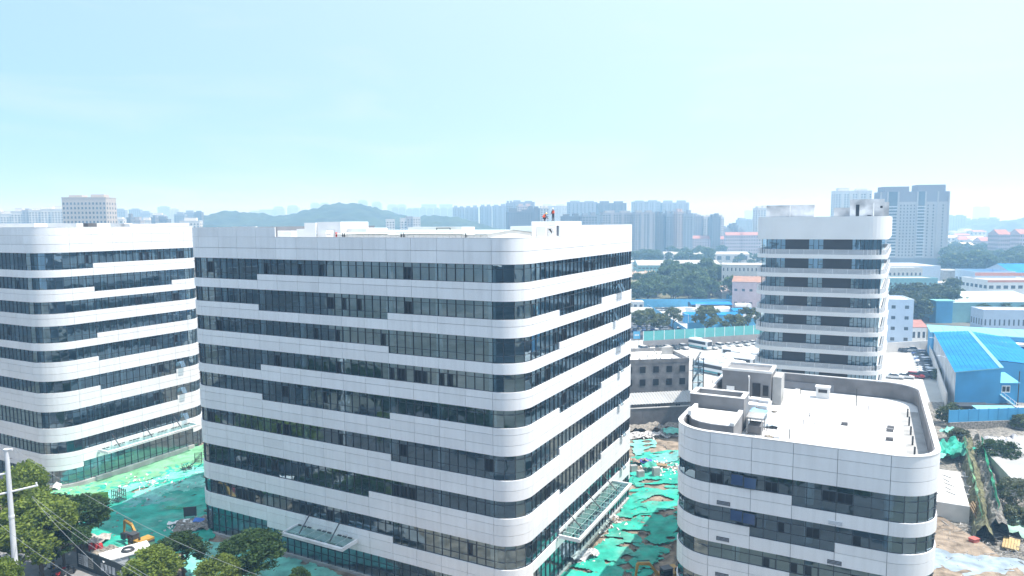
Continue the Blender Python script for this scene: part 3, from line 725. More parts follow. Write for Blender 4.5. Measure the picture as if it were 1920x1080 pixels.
# loose things on the low roof
def LD(x, y, z): return D.M @ Vector((x, y, z))
M_bag = mat('pale_foam', (.62, .63, .64), rough=.8, var=.08, scale=1.5)
k = 0
for i in range(3):
    for j in range(3):
        p = LD(-20.3+i*1.32, 15.6+j*1.5, zf)
        t = thing('insulation_stack', f'pale insulation board stack on the roof, {ORD[i]} across in the {("front","middle","back")[j]} row', 'board stack', p, -TH+random.uniform(-.05,.05), 'insulation stacks on the low roof')
        nb = random.choice((5, 6, 7))
        for q in range(nb):
            a = random.uniform(-.05, .05); MB().box(-.58+a, .58+a, -.62, .62, q*.3, q*.3+.27).build('foam_board', M_bag, t)
def crumple(name, w, d, n, m, amp, seed, base=0.0):
    mb = MB()
    for i in range(n+1):
        for j in range(n+1):
            x, y = (i/n-.5)*w, (j/n-.5)*d
            z = base+amp*(noise.noise(Vector((x*.9+seed, y*.9, seed)))+.6*abs(noise.noise(Vector((x*2.2, y*2.2, seed+4)))))+amp*.7
            mb.v.append((x*(1+.1*noise.noise(Vector((y, seed, 1)))), y*(1+.1*noise.noise(Vector((x, seed, 2)))), z))
    for i in range(n):
        for j in range(n):
            a = i*(n+1)+j; mb.f.append((a, a+n+1, a+n+2, a+1))
    return mb.mesh(name, m, True)
M_blue = mat('pale_blue_tarp', (.22, .42, .60), rough=.5, var=.2, scale=1.2); M_btarp = mat('blue_tarp', (.03, .14, .5), rough=.5, var=.25)
tag(link('tarpaulin', crumple('tarpaulin', 1.9, 4.4, 12, M_blue, .35, 3), None, LD(-17.8, 12.2, zf+1.2), -TH), 'pale blue tarpaulin heaped over material beside the roof upstand', 'tarpaulin')
tag(link('plastic_sheet', crumple('plastic_sheet', 1.8, 4.0, 12, mat('clear_plastic', (.5, .58, .64), rough=.2), .3, 8), None, LD(-16.2, 13.6, zf+.1), -TH), 'clear crumpled plastic sheet lying next to the blue tarpaulin on the roof', 'plastic sheet')
t = thing('material_rack', 'steel scaffold rack under the blue tarpaulin on the low roof', 'rack', LD(-17.6, 9.6, zf), -TH)
for (x, y) in ((-.8,-1.2),(.8,-1.2),(-.8,1.2),(.8,1.2)): MB().bar((x, y, 0), (x, y, 2.0), .06).build('post', M_conc, t)
MB().box(-.9, .9, -1.3, 1.3, 1.9, 2.0).build('shelf', M_conc, t); MB().box(-.7, .7, -1.1, 1.1, .05, 1.0).build('load', M_dconc, t)
for i in range(9):
    a = LD(random.uniform(-13.5, -4), random.uniform(5, 25), zf+.03); d = Vector((random.uniform(-1, 1), random.uniform(-.4, .4), 0)).normalized()*random.uniform(.6, 2)
    pts = [a+d*q+Vector((.12*math.sin(q*5+i), .15*math.cos(q*4+i), 0)) for q in (-1, -.6, -.2, .2, .6, 1)]
    tag(MB().tube(pts, .03, 4).build('loose_bar', M_steel), 'thin dark bar lying loose on the white flat roof', 'bar', 'loose bars on the low roof')
for (x, y, s) in ((-11.5, 4.6, 1), (-9.4, 4.9, 2), (-8.4, 3.9, 3), (-16.8, 19.5, 4), (-16.0, 8.2, 5)):
    tag(link('roof_scrap', crumple('roof_scrap', .9, .7, 5, M_rubble, .12, s), None, LD(x, y, zf+.02), s), 'small heap of scrap lying on the white flat roof', 'scrap', 'scrap heaps on the low roof')
# opened blue sashes and louvres on the front of the low building
M_bglass = mat('blue_glass', (.03, .06, .14), rough=.06, spec=.9)
def frontD(px, py):
    d = ray(px, py); o_ = CAM-Vector((39.57-.53, 61.03+.27, 0)); t = -(o_.dot(E2))/d.dot(E2); p = o_+d*t; return p.dot(E1), p.z
for (xa, ya, xb) in ((1371, 885, 1394), (1396, 891, 1418), (1370, 952, 1392), (1394, 958, 1416)):
    x, z = frontD((xa+xb)/2, ya+4); w_ = 1.25
    f = MB(); b_ = .06
    f.box(-w_/2,-w_/2+b_,-.03,.03,-1.15,0).box(w_/2-b_,w_/2,-.03,.03,-1.15,0).box(-w_/2+b_,w_/2-b_,-.029,.029,-b_,0).box(-w_/2+b_,w_/2-b_,-.029,.029,-1.15,-1.15+b_)
    q = f.build('open_sash', M_frame, D.root, (x, -.05, z), (math.radians(-10), 0, 0))
    MB().box(-w_/2+b_, w_/2-b_, -.01, .01, -1.15+b_, -b_).build('pane', M_bglass, q)
for (xa, ya, xb, yb, c) in ((1344, 939, 1369, 945, M_dark), (1343, 1008, 1367, 1012, M_dark), (1552, 975, 1580, 982, M_wsteel), (1551, 1051, 1578, 1056, M_dark), (1341, 1076, 1366, 1079, M_dark)):
    x0, z0 = frontD(xa, yb); x1, z1 = frontD(xb, yb)
    q = MB().box(x0, x1, -.05, -.001, z0, z0+.42).build('vent_louvre', c, D.root)
    sl_ = MB()
    for i in range(3): sl_.box(x0+.04, x1-.04, -.09, -.05, z0+.05+i*.13, z0+.09+i*.13)
    sl_.build('louvre_slat', M_lframe, q)

# ------------------------------------------------------------------ tower with railed bands
def fillet(poly, rad, n=7):
    out = []
    m_ = len(poly)
    for i in range(m_):
        p = Vector(poly[i]); a = (Vector(poly[i-1])-p).normalized(); b = (Vector(poly[(i+1) % m_])-p).normalized()
        ang = a.angle(b); t = rad[i]/math.tan(ang/2); c = p+(a+b).normalized()*(rad[i]/math.sin(ang/2))
        s = p+a*t; e = p+b*t; v0 = s-c; v1 = e-c
        a0 = math.atan2(v0.y, v0.x); a1 = math.atan2(v1.y, v1.x); d = (a1-a0+PI) % (2*PI)-PI
        for k in range(n+1):
            t_ = a0+d*k/n; out.append((c.x+rad[i]*math.cos(t_), c.y+rad[i]*math.sin(t_)))
    return out
def offset(pts, d):
    out = []; n = len(pts)
    for i in range(n):
        a = Vector(pts[i-1]); b = Vector(pts[i]); c = Vector(pts[(i+1) % n])
        e = (b-a); f = (c-b)
        if e.length < 1e-5: e = f
        if f.length < 1e-5: f = e
        n1 = Vector((e.y, -e.x)).normalized(); n2 = Vector((f.y, -f.x)).normalized(); nn = (n1+n2).normalized()
        out.append((b.x+nn.x*d/max(.5, nn.dot(n1)), b.y+nn.y*d/max(.5, nn.dot(n1))))
    return out
CT = math.radians(25.4); LC = 23.0
Croot = thing('office_tower', 'white tower with railed balcony bands and dark grey infill right of centre', 'building', (67.74, 127.26, 0), -CT)
rdir = Vector((math.sin(math.radians(4.0)), math.cos(math.radians(4.0)))) * 40
base_poly = [(-LC+1.0, -1.1), (.8, -1.1), (.8+rdir.x, rdir.y), (-LC+1.0+rdir.x*.3, rdir.y)]
oc = fillet(base_poly, [3.6, 4.2, 2, 2], 9)
closed = lambda q: q+[q[0]]
FLC = 3.6; topC = 40.42
M_cw = mat('cream_white_render', (.76, .77, .77), rough=.7, var=.03, scale=.3)
M_cin = mat('dark_grey_cladding', (.045, .045, .05), rough=.5, var=.1)
M_up = mat('pale_grey_upstand', (.40, .43, .46), rough=.7, var=.03)
MB().prism(oc, topC, topC+4.25).build('crown_band', M_cw, Croot)
in1 = offset(oc, -1.15); in2 = offset(oc, -.22)
for k in range(1, 11):
    zb = topC-k*FLC
    MB().prism(oc, zb, zb+.80).build('balcony_band', M_cw, Croot)
    MB().strip(closed(offset(oc, -.5)), closed(offset(oc, -.62)), zb+.802, zb+1.66).build('upstand', M_up, Croot)
    rail = MB(); rr = closed(offset(oc, -.16)); ri = closed(offset(oc, -.22))
    for q in range(4): rail.strip(rr, ri, zb+.95+q*.23, zb+1.01+q*.23)
    acc = 0
    for a, b in zip(rr[:-1], rr[1:]):
        L = math.dist(a, b); n = max(1, int(L/2.4))
        for i in range(n):
            x, y = a[0]+(b[0]-a[0])*i/n, a[1]+(b[1]-a[1])*i/n
            if L > 1.5 or i == 0: rail.box(x-.04, x+.04, y-.04, y+.04, zb+.8, zb+1.72)
    rail.build('railing', M_wsteel, Croot)
MB().prism(offset(oc, -1.6), 0, topC).build('core_wall', M_core, Croot)
# infill of each storey
x0c, x1c = -LC+2.2, -.2
Wc = x1c-x0c
def fx(f): return x0c+f*Wc
for k in range(0, 10):
    zt_ = topC-k*FLC; zb_ = topC-(k+1)*FLC+.8
    yy = .15
    for (a, b) in ((.205, .405), (.53, .765)):
        MB().box(fx(a), fx(b), yy-.1, yy+.35, zb_, zt_).build('infill_panel', M_cin, Croot)
    for (a, b, n) in ((0, .085, 2), (.085, .205, 3), (.405, .53, 3), (.765, .865, 3), (.865, 1.0, 4)):
        w = (fx(b)-fx(a))/n
        fr = MB()
        for i in range(n+1): 
            if i < n: fr.box(fx(a)+i*w-.05, fx(a)+i*w+.05, yy-.06, yy+.1, zb_, zt_)
            if i < n and (i % 2 == 0) and n == 3: fr.box(fx(a)+i*w+.05, fx(a)+(i+1)*w-.05, yy-.05, yy+.09, zt_-1.25, zt_-1.17)
        fr.box(fx(b)-.06, fx(b)+.0, yy-.06, yy+.1, zb_, zt_)
        fr.build('window_frame', M_frame, Croot)
        for i in range(n):
            MB().quad((fx(a)+i*w+.04, yy, zb_), (fx(a)+(i+1)*w-.04, yy, zb_), (fx(a)+(i+1)*w-.04, yy, zt_), (fx(a)+i*w+.04, yy, zt_)).build('pane', M_glass, Croot)
    ext = offset(oc, -1.3)
    side = [p for p in ext if p[1] > 4.5 and p[0] > 0]
    side.sort(key=lambda p: p[1])
    MB().strip(side, [(p[0]-.3, p[1]) for p in side], zb_, zt_).build('side_wall', M_cw, Croot)
    e_ = min(side, key=lambda p: p[1])
    MB().quad((x1c, .15, zb_), (e_[0], e_[1], zb_), (e_[0], e_[1], zt_), (x1c, .15, zt_)).build('pane', M_glass, Croot)
    for i in range(4):
        t = .16+i*.21
        a = Vector((0.8-1.27+rdir.x*t, rdir.y*t)); b = Vector((0.8-1.27+rdir.x*(t+.08), rdir.y*(t+.08)))
        MB().quad((a.x, a.y, zb_+.2), (b.x, b.y, zb_+.2), (b.x, b.y, zt_-.1), (a.x, a.y, zt_-.1)).build('side_window', M_dark, Croot)
M_stain = mat('stained_concrete', (.40, .42, .44), rough=.9, var=.25, scale=.4, col2=(.68, .69, .70), bump=.1)
for (a, b, y0, y1, zt_) in ((-20.6, -11.8, 4, 10, 47.0), (-8.4, -5.6, 6, 10, 46.4), (-5.6, .2, 4.5, 11, 47.9), (.22, 1.0, 5, 11, 47.3)):
    MB().box(a, b, y0, y1, topC+3, zt_).build('roof_house', M_stain, Croot)
MB().box(-4.6, -4.0, 4.44, 4.49, topC+4.3, 46.9).build('roof_door', M_dark, Croot)
for x in (-16.2, -.9 - 0): MB().bar((x if x < -10 else -1.6, 3.85, topC+4), (x if x < -10 else -1.6, 3.85, 47.2), .08).build('drain_pipe', M_wsteel, Croot)
MB().box(-2.6, -1.9, 4.44, 4.49, topC+4.35, topC+4.5).box(-.5, -.1, 4.44, 4.49, 46.2, 46.6).build('roof_opening', M_dark, Croot)
# ------------------------------------------------------------------ trees
def leaf_mat(name, c, c2):
    M = mat(name, c, rough=.55, var=.3, scale=.9, col2=c2, objvar=.18, spec=.3)
    n, l = M.node_tree.nodes, M.node_tree.links
    b = n['Principled BSDF']; src = b.inputs['Base Color'].links[0].from_socket
    tr = n.new('ShaderNodeBsdfTranslucent'); l.new(src, tr.inputs['Color']); mx = n.new('ShaderNodeMixShader'); mx.inputs[0].default_value = .42
    o = n['Material Output']; l.new(b.outputs[0], mx.inputs[1]); l.new(tr.outputs[0], mx.inputs[2]); l.new(mx.outputs[0], o.inputs['Surface'])
    return M
L_plane = leaf_mat('plane_leaf', (.13, .20, .03), (.27, .35, .06))
L_dark = leaf_mat('dark_leaf', (.03, .07, .02), (.07, .13, .035))
L_pine = leaf_mat('mound_leaf', (.07, .125, .05), (.14, .215, .08))
L_pale = leaf_mat('pale_leaf', (.09, .12, .05), (.17, .20, .09))
def crown_mesh(name, m, R, nclump, nleaf, leaf, seed, flat=.85):
    g = np.random.default_rng(seed)
    d = g.normal(size=(nclump, 3)); d /= np.linalg.norm(d, axis=1)[:, None]
    d[:, 2] = np.where(d[:, 2] < -.55, -d[:, 2], d[:, 2])
    rad = R*(.55+.42*g.random(nclump)**.6); c = d*rad[:, None]; c[:, 2] *= flat
    cr = R*(.16+.16*g.random(nclump))
    pts = []
    for k in range(nclump):
        e = g.normal(size=(nleaf, 3)); e /= np.linalg.norm(e, axis=1)[:, None]
        e = e*(cr[k]*g.random(nleaf)**.4)[:, None]; e[:, 2] *= .75
        pts.append(c[k]+e)
    P = np.concatenate(pts); n = len(P)
    u = g.normal(size=(n, 3)); u[:, 2] *= .5; u /= np.linalg.norm(u, axis=1)[:, None]
    w = np.cross(u, g.normal(size=(n, 3))); w /= np.linalg.norm(w, axis=1)[:, None]
    s = leaf*(.6+.8*g.random(n))[:, None]
    V = np.stack([P-u*s, P-w*s*.55, P+u*s, P+w*s*.55], 1).reshape(-1, 3)
    me = bpy.data.meshes.new(name); F = np.arange(4*n).reshape(-1, 4)
    me.from_pydata(V.tolist(), [], F.tolist()); me.materials.append(m); me.update(); return me
def trunk_mesh(h, r, seed, R):
    g = random.Random(seed); k = MB()
    k.bar((0, 0, 0), (.1, .05, h), r, 8, r*.7)
    for i in range(5):
        a = g.uniform(0, 2*PI); e = Vector((math.cos(a)*R*.55, math.sin(a)*R*.55, h+R*g.uniform(.3, .8)))
        k.bar((.1, .05, h-.1), e, r*.5, 6, r*.15)
    k.bar((.1, .05, h-.1), (0, 0, h+R), r*.6, 6, r*.15)
    return k.mesh('trunk', M_bark)
def tree_proto(nm, m, R, h, nc, nl, leaf, seed, flat=.9, cat='tree', label='x'):
    t = thing(nm, label, cat)
    link('trunk', trunk_mesh(h, .05*R+.06, seed, R), t)
    link('crown', crown_mesh('crown', m, R, nc, nl, leaf, seed, flat), t, (0, 0, h+R*.75))
    return t
near = {}
def near_tree(px, py, rpx, Y, m, label, seed, nm='street_tree', group='trees along the street'):
    c = GY(px, py, Y); R = 1.15*rpx/FPX*Y; h = max(.8, c.z-.6-R*.75)
    key = (m.name, seed % 2)
    if key not in near:
        t = tree_proto(nm, m, 3.0, 3.2, 120, 95, .17, seed+11); t['group'] = group; near[key] = t
        t.location = (c.x, c.y, .6); t['label'] = label
        k = R/3.0; t.scale = (k, k, (h+R*.75+R*.9)/(3.2+3*.75+2.7)); t.rotation_euler = (0, 0, seed)
        return t
    return dup(near[key], label, (c.x, c.y, .6), seed, (R/3.0, R/3.0, (h+R*.75+R*.9)/(3.2+3*.75+2.7)))
for q in [
 (46, 902, 34, 92, L_plane, 'tall yellow-green tree behind the pole in front of the left building', 0),
 (16, 955, 50, 84, L_plane, 'broad yellow-green tree cut by the left picture edge', 1),
 (72, 985, 54, 82, L_plane, 'broad sunlit tree just right of the white pole', 2),
 (28, 1035, 56, 78, L_plane, 'leafy tree low behind the white pole', 3),
 (150, 978, 46, 89, L_dark, 'dark green round tree beside the teal net and excavator', 0),
 (112, 962, 34, 91, L_dark, 'dark tree between the sunlit trees and the dark round tree', 1),
 (118, 1025, 40, 84, L_dark, 'dark tree overhanging the street pavement and hoarding', 2),
 (4, 1078, 32, 66, L_plane, 'light green tree in the bottom left corner of the picture', 4),
 (286, 1070, 44, 76, L_plane, 'light green tree in front of the site container', 5),
 (343, 1052, 40, 82, L_dark, 'dark green tree between two light green ones by the street', 3),
 (408, 1082, 38, 74, L_plane, 'bright yellow-green tree at the bottom edge below the main building', 6),
 (474, 1050, 52, 79, L_dark, 'large dark green tree left of the glass canopy of the main building', 4),
 (560, 1084, 20, 76, L_dark, 'small dark tree top below the glass canopy', 5)]:
    near_tree(*q)
# ------------------------------------------------------------------ power pole and lines
P0 = GY(24, 1000, 72.0); base = Vector((P0.x, P0.y, .6)); top = GY(18, 843, 72.0)
pz = top.z-.6
t = thing('power_pole', 'tall white steel power pole with two crossarms at the left edge', 'power pole', base)
M_pole = mat('galvanised_white', (.66, .68, .70), rough=.45, var=.06)
MB().bar((0,0,0), (0,0,pz), .33, 14, .21).build('shaft', M_pole, t, smooth=False)
for z in (pz*.32, pz*.62): MB().bar((0,0,z), (0,0,z+.25), .33-.12*z/pz+.04, 14).build('collar', M_pole, t)
MB().bar((-.3,0,pz-.06), (.55,.1,pz), .14, 6).bar((0, 0, pz-.02), (0, 0, pz+.08), .3, 10).build('cap', M_pole, t)
pg = MB()
for i in range(34):
    z = 1+i*(pz-2)/33; a = .3 if i % 2 else 3.4; pg.bar((0, 0, z), (.58*math.cos(a)*(1-.3*z/pz), .72*math.sin(a), z), .03, 4)
pg.build('climbing_pegs', M_steel, t, kind='stuff')
arms = []
for zz, l0, l1 in ((pz-2.55, -3.4, .2), (pz-4.7, -3.6, 2.6)):
    d = Vector((.93, .35, .0)); MB().bar(d*l0+Vector((0,0,zz+l0*.12)), d*l1+Vector((0,0,zz+l1*.16)), .11, 6).build('crossarm', M_pole, t)
    if l1 > 1: MB().bar(d*l1*.95+Vector((0,0,zz+l1*.16)), d*l1*.95+Vector((0,0,zz+l1*.16+.35)), .09, 8).build('insulator', M_wsteel, t)
    arms.append((d*l0*.95+base+Vector((0,0,zz+l0*.12+.2)), d*l1*.95+base+Vector((0,0,zz+l1*.16+.35))))
M_wire = mat('aluminium_wire', (.30, .32, .33), rough=.6)
def wire(a, b, sag, label, r=.014):
    pts = [a.lerp(b, i/16)-Vector((0, 0, sag*4*(i/16)*(1-i/16))) for i in range(17)]
    tag(MB().tube(pts, r, 4).build('power_line', M_wire), label, 'power line', 'power lines over the street')
wire(GY(60, 930, 72), GY(330, 1110, 50), .5, 'upper power line crossing the dark trees down to the right')
wire(GY(0, 983, 70), GY(190, 1110, 50), .4, 'lower left power line passing in front of the white pole')
wire(GY(82, 957, 76), GY(290, 1095, 50), .4, 'power line running just under the upper line across the dark trees')
wire(GY(30, 845, 72), GY(640, 1130, 55), 1.6, 'long thin power line across the green nets to the main building')
wire(GY(60, 932, 72), GY(230, 1100, 52), .5, 'power line between the two lower lines beside the pole')
# ------------------------------------------------------------------ excavators
M_yel = mat('machine_yellow', (.42, .24, .04), rough=.5, var=.2); M_dgr = mat('machine_grey', (.05, .055, .06), rough=.5)
def excavator(label, loc, rot, sc=1., arm=(0, 0, 0)):
    t = thing('excavator', label, 'excavator', loc, rot, None, sc)
    for s in (-1, 1):
        tr = MB(); tr.prism([(-1.6, s*1.0-.25), (1.6, s*1.0-.25), (1.6, s*1.0+.25), (-1.6, s*1.0+.25)], .12, .62)
        for x in (-1.6, 1.6): tr.bar((x, s*1.0-.25, .37), (x, s*1.0+.25, .37), .36, 10)
        tr.build('track', M_dgr, t)
    MB().box(-1.1, 1.1, -.75, .75, .45, .75).build('undercarriage', M_dgr, t)
    b = MB().box(-1.9, .9, -1.1, 1.1, .8, 1.35).box(-1.9, -.4, -1.1, 1.1, 1.35, 1.95).build('body', M_yel, t)
    MB().box(-2.1, -1.9, -1.0, 1.0, .85, 1.7).build('counterweight', M_dgr, b)
    MB().box(-1.2, -1.0, .5, .7, 1.95, 2.4).build('exhaust', M_dgr, b)
    c = MB().box(-.35, .95, .1, 1.08, 1.352, 2.6).build('cab', M_dgr, t)
    MB().box(-.25, .98, .08, 1.1, 1.75, 2.45).build('cab_glass', M_cglassd, c); MB().box(-.4, 1.0, .05, 1.13, 2.6, 2.7).build('cab_roof', M_dgr, c)
    bo = MB(); pts = [(.8, -.35, 1.2), (2.2, -.35, 3.1), (3.9, -.35, 3.4)]
    for a, q in zip(pts[:-1], pts[1:]): bo.bar(a, q, .26, 4, .2)
    bo.build('boom', M_yel, t)
    st = MB().bar((3.9, -.35, 3.4), (4.2, -.35, 1.6), .2, 4, .14).build('stick', M_yel, t)
    MB().bar((2.2, -.35, 3.5), (4.0, -.35, 3.75), .07, 6).build('hydraulic_cylinder', M_steel, t)
    bk = MB(); bk.prism([(3.6, -.8), (4.4, -.8), (4.4, .1), (3.6, .1)], .7, 1.55); bk.build('bucket', M_dgr, t)
    return t
p = G(262, 1032); excavator('yellow excavator with raised arm on the teal net at the left', (p.x, p.y, hgt(p.x, p.y)), math.radians(150), .95)
p = G(1248, 1098); excavator('dark excavator arm rising from the bottom edge beside the low building', (p.x, p.y, hgt(p.x, p.y)), math.radians(200), .95)
# ------------------------------------------------------------------ site container, hoarding and small site things
p = G(238, 1073); c0 = Vector((p.x, p.y, .1))
t = thing('site_container', 'white flat-roofed site cabin with a coiled black hose on top', 'site cabin', c0, math.radians(40))
MB().box(-2.6, 2.6, -1.3, 1.3, 0, 2.6).build('body', mat('pale_cabin', (.5, .55, .6), var=.05), t); MB().box(-2.75, 2.75, -1.45, 1.45, 2.6, 2.75).build('roof', M_white, t)
for x in (-1.3, 0, 1.3): MB().box(x-.03, x+.03, -1.42, 1.42, 2.75, 2.79).build('roof_seam', M_lframe, t)
hz_ = MB()
for k in range(3): hz_.tube([(c0.x+.3+(.75-.06*k)*math.cos(a*PI/9), c0.y+(.75-.06*k)*.9*math.sin(a*PI/9), 2.95+.09*k) for a in range(19)], .07, 5)
tag(hz_.build('coiled_hose', M_dgr), 'black hose lying coiled on the white cabin roof', 'hose')
p = G(270, 1068); t = thing('green_shed', 'small shed with dark green roof beside the white cabin', 'shed', (p.x, p.y, .1), math.radians(40))
MB().box(-1.6, 1.6, -1.8, 1.8, 0, 2.3).build('body', M_conc, t); MB().box(-1.75, 1.75, -1.95, 1.95, 2.3, 2.42).build('roof', mat('dark_green_roof', (.03, .09, .04)), t)
M_hoard = mat('dark_hoarding', (.025, .04, .045), rough=.6); M_post = mat('poster', (.5, .52, .54), rough=.6, var=.3, scale=2)
a = G(146, 1062, .7); b = G(262, 1108, .7); d = b-a; rot = math.atan2(d.y, d.x); L = d.length
t = thing('site_hoarding', 'dark site hoarding with white notice boards along the pavement', 'hoarding', a, rot)
n = 12
for i in range(n): MB().box(i*L/n+.02, (i+1)*L/n-.02, -.06, .06, 0, 2.4).build('panel', M_hoard, t)
MB().box(0, L, -.08, .08, 2.4, 2.5).build('top_rail', M_hoard, t)
for i, x in enumerate((.4, 1.5, 2.6)): MB().box(x, x+.95, -.1, -.065, .5, 1.9).build('notice_board', mat('map_poster', (.30, .30, .27), var=.5, scale=3) if i == 2 else M_post, t)
for i in range(9): MB().box(5.2+i*.78, 5.75+i*.78, -.1, -.065, .8, 1.75).build('notice_board', M_post if i != 4 else M_dgr, t)
for x, w in ((.42, .8), (2.65, .85)):
    tx = MB()
    for q in range(4): tx.box(x+.08, x+w, -.108, -.101, .7+q*.28, .76+q*.28)
    tx.build('print_lines', M_dgr, t)
p = G(178, 1036); t = thing('gas_cylinders', 'red rounded tanks standing behind the hoarding', 'tank', (p.x, p.y, hgt(p.x, p.y)), 0)
for x in (-.5, .2, .8): MB().bar((x, 0, 0), (x, 0, 1.1), .3, 10).ball((x, 0, 1.1), .3).build('cylinder', MATS['red_paint'], t)
p = G(192, 1040); tag(link('scrap_heap', crumple('scrap_heap', 3.5, 2.5, 12, M_rubble, .5, 5), None, (p.x, p.y, .1)), 'heap of scrap and sacks behind the hoarding next to the red tanks', 'heap')
p = G(170, 1018); tag(link('rubble_heap', crumple('rubble_heap', 4.5, 3, 14, mat('pale_rubble', (.42, .40, .37), var=.3, scale=2, bump=.4), .6, 15), None, (p.x, p.y, .1)), 'pale rubble heap behind the hoarding at the edge of the teal net', 'heap')
# scaffold frames
def frames(label, loc, rot, n, w, h, gap, lean=0):
    t = thing('scaffold_frames', label, 'scaffold', loc, rot)
    for i in range(n):
        k = MB(); y = i*gap
        for x in (-w/2, w/2): k.bar((x, y, 0), (x, y+lean, h), .05)
        for z in (.3, h*.5, h-.1): k.bar((-w/2, y+lean*z/h, z), (w/2, y+lean*z/h, z), .045)
        k.bar((-w/2, y, .3), (w/2, y+lean, h-.1), .035).build('frame', M_steel, t)
    k = MB()
    for x in (-w/2, w/2): k.bar((x, -.1, .3), (x, (n-1)*gap+.1, .3), .05).bar((x, -.1, h-.2), (x, (n-1)*gap+.1, h-.2), .045)
    k.build('tie_bar', M_steel, t)
p = G(229, 941); frames('row of dark scaffold frames standing on the turquoise net', (p.x, p.y, hgt(p.x, p.y)), math.radians(60), 4, 1.3, 2.0, .55)
p = G(372, 868); frames('dark machine frame at the corner of the main building', (p.x, p.y, hgt(p.x, p.y)), .4, 3, 1.2, 1.6, .7)
p = G(352, 880); t = thing('scrap_metal', 'tangled dark scrap metal pile on the turquoise net', 'scrap', (p.x, p.y, hgt(p.x, p.y)))
for i in range(26):
    v = Vector((random.gauss(0, .8), random.gauss(0, .6), random.uniform(0, .5))); w = v+Vector((random.uniform(-1, 1), random.uniform(-1, 1), random.uniform(0, 1.1)))
    MB().bar(v, w, .07, 4).build('bar', M_steel, t)
p = G(335, 952); t = thing('lying_ladder', 'green ladder frame lying on the teal net', 'ladder', (p.x, p.y, hgt(p.x, p.y)+.25), -.1)
k = MB().bar((-2.2, -.35, 0), (2.2, -.35, 0), .06).bar((-2.2, .35, 0), (2.2, .35, 0), .06)
for i in range(9): k.bar((-2+i*.5, -.35, 0), (-2+i*.5, .35, 0), .05)
k.build('ladder_frame', mat('green_paint', (.08, .38, .2)), t)
p = G(189, 940); tag(MB().box(-1.1, 1.1, -.08, .08, 0, 1.5).build('green_board', mat('olive_board', (.10, .2, .02)), None, (p.x, p.y, hgt(p.x, p.y)), .3), 'olive green board standing on the nets behind the dark tree', 'board')
p = G(357, 972); tag(MB().box(-.9, .9, -.08, .08, .3, 1.7).box(-.8,-.7,-.05,.05,0,.3).box(.7,.8,-.05,.05,0,.3).build('dark_board', M_dgr, None, (p.x, p.y, hgt(p.x, p.y)), .2), 'dark brown board standing on legs near the main building corner', 'board')
p = G(336, 985); tag(link('white_sheet', crumple('white_sheet', 3.0, 1.0, 10, M_white, .4, 9), None, (p.x, p.y, .2), .4), 'curled white sheet lying beside the dark board', 'sheet')
p = G(372, 988); tag(link('rubble_pile', crumple('rubble_pile', 6, 4.5, 18, M_rubble, .7, 21), None, (p.x, p.y, .0), .3), 'pile of broken rubble at the left corner of the main building', 'rubble')
p = G(345, 897); tag(link('blue_sheet', crumple('blue_sheet', 1.5, .9, 6, M_btarp, .3, 2), None, (G(373, 985).x, G(373, 985).y, .6)), 'scrap of blue sheeting on the rubble pile', 'sheet')
p = G(100, 919); tag(link('white_sack', crumple('white_sack', 2.6, 1.8, 10, M_white, .8, 6), None, (p.x, p.y, .1)), 'big white sack at the corner plinth of the left building', 'sack')
p = G(84, 917); tag(link('green_cover', crumple('green_cover', 2.4, 2.0, 10, N_aqua, .7, 26), None, (p.x, p.y, .1)), 'green covered heap left of the white sack', 'heap')
p = G(1092, 1046); tag(link('rubbish_bags', crumple('rubbish_bags', 4, 2.4, 16, mat('rubbish', (.45, .46, .48), var=.6, scale=2.5), .7, 31), None, (p.x, p.y, .0), .5), 'heap of pale rubbish bags at the foot of the main building near the canopy', 'heap')
p = G(1232, 818); tag(link('rubbish_heap', crumple('rubbish_heap', 12, 3.4, 26, mat('mixed_rubbish', (.3, .3, .3), var=.9, scale=1.8, col2=(.75, .72, .7)), .6, 41), None, (p.x, p.y, .0), .1), 'long heap of white mixed rubbish along the concrete wall', 'heap')
p = G(1266, 817); tag(link('green_tarpaulin', crumple('green_tarpaulin', 5, 3, 16, N_aqua, .9, 44), None, (p.x, p.y, .4), .1), 'heaped green tarpaulin at the right end of the rubbish heap', 'tarpaulin')
p = G(1233, 806); tag(link('gravel_bank', crumple('gravel_bank', 16, 3.5, 26, M_rubble, .9, 48), None, (p.x, p.y, .0), .12), 'grey gravel bank below the concrete wall', 'bank')
for (px, py, lab) in ((1201, 893, 'left pallet of grey blocks on the netting'), (1230, 893, 'right pallet of grey blocks with the taller load'), (1188, 884, 'grey block pallet half hidden by the main building')):
    p = G(px, py); t = thing('block_pallet', lab, 'block pallet', (p.x, p.y, hgt(p.x, p.y)), .3, 'block pallets in the gap')
    hgt_ = 4 if 'taller' in lab else 3
    for ix in range(3):
        for iy in range(2):
            for iz in range(hgt_): MB().box(-.6+ix*.4, -.22+ix*.4, -.4+iy*.42, -.02+iy*.42, .12+iz*.36, .46+iz*.36).build('block', M_conc, t)
    MB().box(-.65, .65, -.45, .45, 0, .1).build('pallet', M_bark, t)
p = G(1211, 872); tag(link('blue_heap', crumple('blue_heap', 2.2, 1.6, 10, mat('ultramarine_sheet', (.06, .06, .4), var=.3), .7, 51), None, (p.x, p.y, .2)), 'dark blue sheeting heaped behind the block pallets', 'sheet')
p = G(1236, 877); t = thing('timber_crate', 'brown wooden crate on the netting right of the blue sheeting', 'crate', (p.x, p.y, .1), -.3)
for i in range(5): MB().box(-1.4, 1.4, -.6+i*.25, -.4+i*.25, .5, .56).build('plank', mat('timber', (.28, .19, .1), var=.3), t)
MB().box(-1.3, 1.3, -.55, .55, 0, .48).build('frame', MATS['timber'], t)
